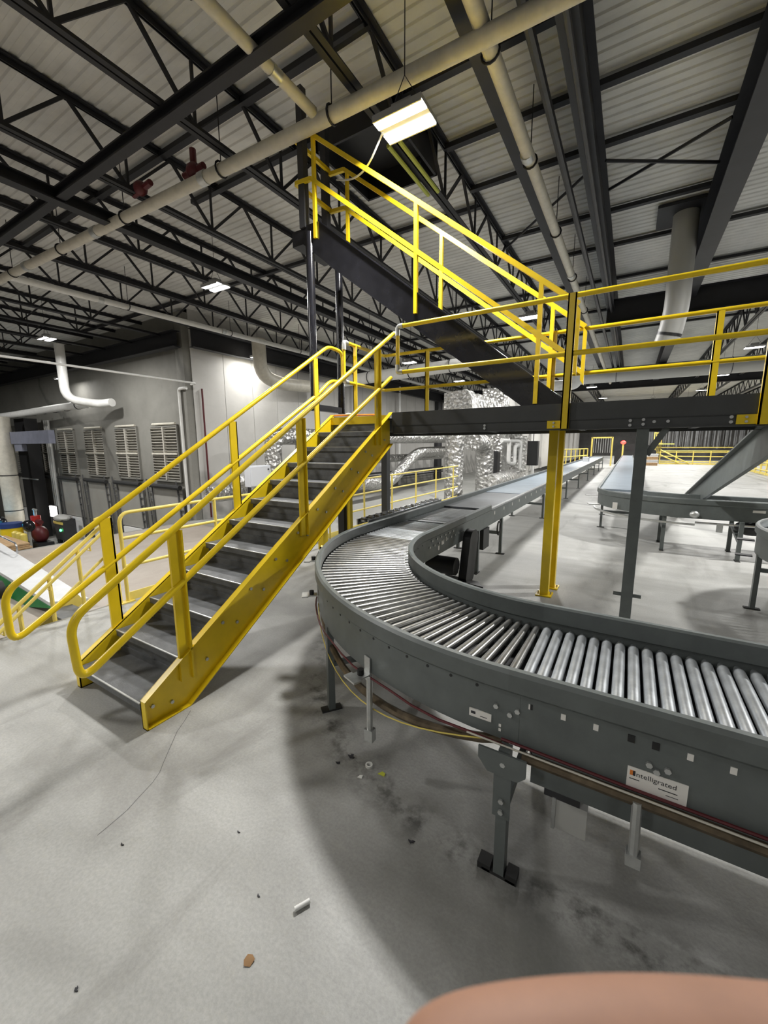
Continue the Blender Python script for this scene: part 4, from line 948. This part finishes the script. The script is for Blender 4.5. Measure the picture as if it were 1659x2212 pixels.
obj('head', M().tube([(-26.9, 8.3, -2.0), (-25.9, 8.3, -2.05)], .12, 10), 'dark_red', t); obj('valve', M().tube([(-26.5, 8.3, -1.75), (-26.5, 8.3, -1.4)], .07, 8).tube([(-26.65, 8.3, -1.42), (-26.3, 8.3, -1.42)], .06, 8), 'zinc', t)
obj('skid', M().box(-26.9, -25.6, 7.95, 8.65, ZK, -3.1), 'joist', t)
t = thing('cardboard_stack', 'stack of flattened brown cardboard at the left edge', 'cardboard', (-22.5, 5.4, ZK))
for k in range(12):
    j = random.uniform(-.08, .08); obj('sheet', M().box(-23.2+j, -20.5+j, 5.2, 6.2+j, ZK+.5+.075*k, ZK+.56+.075*k), 'cardboard', t)
obj('pallet', M().box(-23.2, -20.5, 5.2, 6.2, ZK+.3, ZK+.48).box(-23.2, -20.5, 5.2, 5.4, ZK, ZK+.3).box(-23.2, -20.5, 6, 6.2, ZK, ZK+.3), 'cardboard', t)
for k, (x, y) in enumerate(((-25.1, 7.0), (-24.6, 7.0), (-24.1, 7.0))):
    tag(obj('bollard', M().tube([(x, y, ZK), (x, y, ZK+1.15), (x, y, ZK+1.22)], [.14, .14, .06], 12), 'yellow_pale', origin=(x, y, ZK)), 'yellow bollard near the cardboard stack, %s of three' % ('leftmost', 'middle', 'rightmost')[k], 'bollard')
t = thing('waste_drum', 'yellow drum with a blue lid behind the bollards', 'drum', (-26, 7.1, ZK))
obj('body', M().tube([(-26.6, 7.3, ZK), (-26.6, 7.3, ZK+1.2)], .45, 16), 'yellow', t); obj('lid', M().tube([(-26.6, 7.3, ZK+1.2), (-26.6, 7.3, ZK+1.42)], .48, 16), 'blue', t)
for x, y, l in ((-28.0, 7.3, 'dark convex mirror near the blue screen'), (-25.3, 7.6, 'dark convex mirror in front of the white dock door')):
    t = thing('convex_mirror', l, 'mirror', (x, y, ZK)); obj('dome', M().ell((x, y, -2.05), .42, .25, .3), 'black_gloss', t); obj('pole', M().tube([(x, y, ZK), (x, y, -2.2)], .05, 8), 'zinc', t)
t = thing('kiosk', 'small kiosk with a glowing blue screen at the left edge', 'kiosk', (-27.6, 7.2, ZK))
obj('stand', M().box(-27.8, -27.2, 6.6, 6.9, ZK, -2.3), 'pale_grey', t); obj('screen', M().box(-27.9, -27.0, 6.5, 6.6, -2.3, -1.6), 'screen_blue', t)
t = thing('work_cart', 'grey work cart with a green light by the dock doors', 'cart', (-24, 9.3, ZK))
obj('cabinet', M().box(-26.30, -25.30, 9.0, 9.6, ZK+.3, -2.0), 'steel_dark', t); obj('hood', M().ell((-25.80, 9.2, -1.95), .6, .35, .2), 'pvc_grey', t); obj('green_light', M().ell((-25.50, 8.95, -2.55), .07, .05, .07), 'led_green', t)
obj('trim_band', M().box(-26.35, -25.25, 8.97, 9.0, -2.25, -2.12), 'yellow_pale', t)
for x in (-26.20, -25.40): obj('wheel', M().tube([(x, 9.05, ZK+.17), (x, 9.2, ZK+.17)], .17, 12), 'rubber', t)
t = thing('work_light', 'bright white work light on a stand left of the work cart', 'lamp', (-27.20, 9.4, ZK))
obj('panel', M().box(-27.70, -26.90, 9.35, 9.4, -2.05, -1.45), 'screen_white', t); obj('frame', M().box(-27.75, -26.85, 9.4, 9.46, -2.1, -1.4), 'steel_dark', t); obj('stand', M().tube([(-27.30, 9.43, ZK), (-27.30, 9.43, -1.6)], .04, 8), 'joist', t)

# ------------------------------------------------------------------ far background on the right
def far_rail(label, pts, nposts, h=1.2, mt='yellow_pale', z0=0):
    t = thing('guard_railing', label, 'railing', (*pts[0], z0))
    p = Vector((*pts[0], z0)); q = Vector((*pts[1], z0))
    for f_, nm in ((1, 'top_rail'), (.6, 'mid_rail'), (.22, 'low_rail')): obj(nm, M().tube([p+Vector((0, 0, h*f_)), q+Vector((0, 0, h*f_))], .045, 8), mt, t)
    for k in range(nposts+1):
        c = p.lerp(q, k/nposts); obj('post', M().tube([c, c+Vector((0, 0, h))], .045, 8), mt, t)
    obj('kick_plate', M().bar(p+Vector((0, 0, .08)), q+Vector((0, 0, .08)), .02, .14), mt, t)
    return t
t = far_rail('yellow railing across the far end of the pale floor', (2.4, 45), 1 and (12, 45), 8) if False else far_rail('yellow railing across the far end of the pale floor', ((2.4, 45.2), (11, 45.2)), 7)
obj('sloping_rail', M().tube([(2.4, 45.1, 1.3), (4.6, 45.1, .1)], .05, 8).tube([(2.4, 45.1, .85), (3.9, 45.1, .1)], .05, 8), 'yellow_pale', t)
far_rail('yellow grid railing at the right edge in the distance', ((7.2, 45), (6.7, 26)), 14)
t = thing('safety_gate', 'tall yellow gate frame at the far end of the long belt', 'gate', (-2.2, 40, 0))
obj('frame', M().bar((-2.9, 40, 0), (-2.9, 40, 2.45), .12, .12).bar((-1.35, 40, 0), (-1.35, 40, 2.45), .12, .12).bar((-2.9, 40, 2.4), (-1.35, 40, 2.4), .12, .12), 'yellow_pale', t)
m = M()
for k in range(8): m.bar((-2.75+.18*k, 40, 1.1), (-2.75+.18*k, 40, 2.35), .03, .03)
obj('grille_bars', m, 'zinc', t, kind='stuff')
far_rail('short yellow railing left of the far end of the long belt', ((-4.4, 33), (-3.2, 40)), 6, 1.45)
t = thing('signal_beacon', 'glowing red beacon on a yellow post in the distance', 'beacon', (-.55, 41, 0))
obj('post', M().bar((-.55, 41, 0), (-.55, 41, 1.85), .12, .12), 'yellow_pale', t); obj('light', M().ell((-.55, 41, 1.98), .2, .2, .16), 'led_red', t)
t = thing('tunnel_hood', 'dark rounded hood over the far end of the blue-grey belt', 'hood', (.2, 44, 0))
obj('shell', M().prism([(-1.2, 0), (2.0, 0), (2.0, 1.2), (1.4, 1.75), (.3, 1.85), (-.6, 1.6), (-1.2, 1.1)], 'y', 43, 46), 'black', t); obj('mouth', M().box(-.6, .4, 42.95, 43, .6, 1.2), 'rubber', t)
t = thing('strip_curtain', 'wall of grey hanging strips across the far background', 'curtain', (6, 58, 0))
m = M()
for k in range(190):
    x = 1.3+k*.125+random.uniform(-.03, .03); z0 = 1.5+random.uniform(-.25, .25); yq = 58+random.uniform(-1.2, 1.2)
    m.bar((x, yq, z0), (x, yq, 6.0), random.choice((.05, .09, .12)), .02)
obj('strips', m, 'strip', t, kind='stuff')
obj('shelf_rail', M().bar((1.3, 56.5, 1.45), (25, 56.5, 1.45), .1, .1).bar((1.3, 56.5, .9), (25, 56.5, .9), .1, .1), 'yellow_pale', t)
obj('backing', M().box(1, 25.5, 60, 60.1, 0, 6), 'dark_wall', t)
t = thing('far_scaffold', 'yellow scaffold frame right of the grey column in the distance', 'scaffold', (2.2, 48, 0))
m = M()
for k in range(5): m.bar((1.9+.2*k, 47+k, 0), (1.9+.2*k, 47+k, 2.9), .08, .08)
m.bar((1.9, 47, 2.9), (2.7, 51, 2.9), .1, .1).bar((1.9, 47, 1.9), (2.7, 51, 1.9), .3, .1); obj('frame', m, 'yellow_pale', t); obj('deck', M().box(1.8, 3.6, 48, 51, 1.8, 1.88), 'yellow_pale', t)
for k in range(4):
    tag(obj('stacked_tray', M().box(1.2, 2.1, 41.8, 42.4, .25*k, .25*k+.25).box(1.15, 2.15, 41.75, 42.45, .25*k+.17, .25*k+.2), 'pale_grey' if k % 2 else 'cardboard', origin=(1.6, 42, .25*k)), 'tray in the small far stack left of the yellow railing, %s' % ('bottom', 'second', 'third', 'top')[k], 'tray', 'far tray stack')

# ------------------------------------------------------------------ litter on the floor
def bit(name, m, mt, label, o): return tag(obj(name, m, mt, origin=o), label, 'litter')
m = M().revolve((-1.135, 1.692), [(.012, .0), (.021, .0), (.021, .012), (.012, .012)], 0, 2*PI, 18); bit('plastic_ring', m, 'paper', 'small white plastic ring on the floor under the curved conveyor', (-1.135, 1.692, 0))
bit('tape_scrap', M().prism([(-1.06, 1.67), (-1.02, 1.672), (-1.025, 1.69), (-1.045, 1.695)], 'z', .001, .006), 'scrap_yellow', 'yellow scrap of tape on the floor beside the white ring', (-1.04, 1.68, 0))
bit('paper_bit', M().prism([(-1.145, 1.59), (-1.12, 1.595), (-1.125, 1.615), (-1.14, 1.61)], 'z', .001, .006), 'paper', 'tiny white paper bit left of the yellow scrap', (-1.13, 1.6, 0))
bit('dry_leaf', M().add([(-1.035, .725, .001), (-1.02, .712, .004), (-1.0, .722, .002), (-1.0, .745, .006), (-1.02, .752, .001), (-1.034, .742, .005), (-1.018, .733, .008)], [(0, 1, 6), (1, 2, 6), (2, 3, 6), (3, 4, 6), (4, 5, 6), (5, 0, 6)]), 'leaf', 'small brown dry leaf on the open floor in the foreground', (-1.017, .731, 0))
bit('plastic_tube', M().tube([(-.985, .93, .012), (-.955, .985, .012)], .009, 10), 'pipe_white', 'small clear plastic tube at the shadow edge on the floor', (-.97, .957, 0))
for k, (x, y, s) in enumerate(((-1.448, 1.038, .012), (-1.153, .896, .011), (-1.458, .379, .012), (-1.263, 1.70, .03), (-1.3, 1.62, .02), (-.72, 1.42, .022), (-1.86, .72, .014))):
    q = [(x+s*(.6+.4*math.sin(3*a+k))*math.cos(a), y+s*.6*(.6+.4*math.cos(2*a+k))*math.sin(a)) for a in [2*PI*j/9 for j in range(9)]]
    bit('dirt_clump', M().prism(q, 'z', .0005, .004), 'print', ('dark dirt clump on the floor, nearest the loop shadow', 'dark dirt clump near the small plastic tube', 'dark dirt clump at the lower left of the floor', 'large black dirt clump left of the white ring', 'smaller black dirt clump under the large one', 'dark dirt clump beside the conveyor leg', 'dark dirt clump left of the stair loop shadow')[k], (x, y, 0))

# ------------------------------------------------------------------ the photographer's hand at the lower right of the lens
def skin_hand():
    V = []; E = []; R = []
    def n(p, r, par=None):
        V.append(camspace(*p)); R.append(r)
        if par is not None: E.append((par, len(V)-1))
        return len(V)-1
    # index finger lying across the lower right of the lens, tip pointing left
    w0 = n((.135, -.115, -.02), .024); p0 = n((.10, -.085, .0), .026, w0)
    k = n((.075, -.060, .018), .011, p0); k2 = n((.052, -.0488, .030), .0085, k); k3 = n((.024, -.0476, .032), .0080, k2); k4 = n((.009, -.0480, .032), .0076, k3); n((-.0006, -.0488, .032), .0058, k4)
    # other fingers curled below
    for i, (dy, L) in enumerate(((-.022, 1.0), (-.042, .95), (-.060, .8))):
        a = n((.072, -.066+dy, .01), .0105, p0); b = n((.048, -.072+dy, .022), .0092, a); c = n((.040, -.080+dy, .004), .0086, b); n((.052, -.082+dy, -.008), .0076, c)
    a = n((.105, -.06, -.02), .013, p0); b = n((.085, -.045, -.035), .0105, a); n((.062, -.042, -.042), .0088, b)
    f = n((.19, -.17, -.06), .03, w0); n((.27, -.26, -.11), .038, f)
    me = bpy.data.meshes.new('person'); me.from_pydata([tuple(v) for v in V], E, [])
    o = bpy.data.objects.new('person', me); COL.objects.link(o)
    sm = o.modifiers.new('skin', 'SKIN'); 
    for i, r in enumerate(R): me.skin_vertices[0].data[i].radius = (r, r)
    me.skin_vertices[0].data[0].use_root = True
    ss = o.modifiers.new('sub', 'SUBSURF'); ss.levels = 3; ss.render_levels = 3
    dg = bpy.context.evaluated_depsgraph_get(); m2 = bpy.data.meshes.new_from_object(o.evaluated_get(dg)); o.modifiers.clear(); o.data = m2
    finish(m2); m2.materials.clear(); m2.materials.append(MT['skin'])
    tag(o, 'bare fingertip of the person taking the photo at the bottom right corner', 'person')
me_ok = skin_hand()
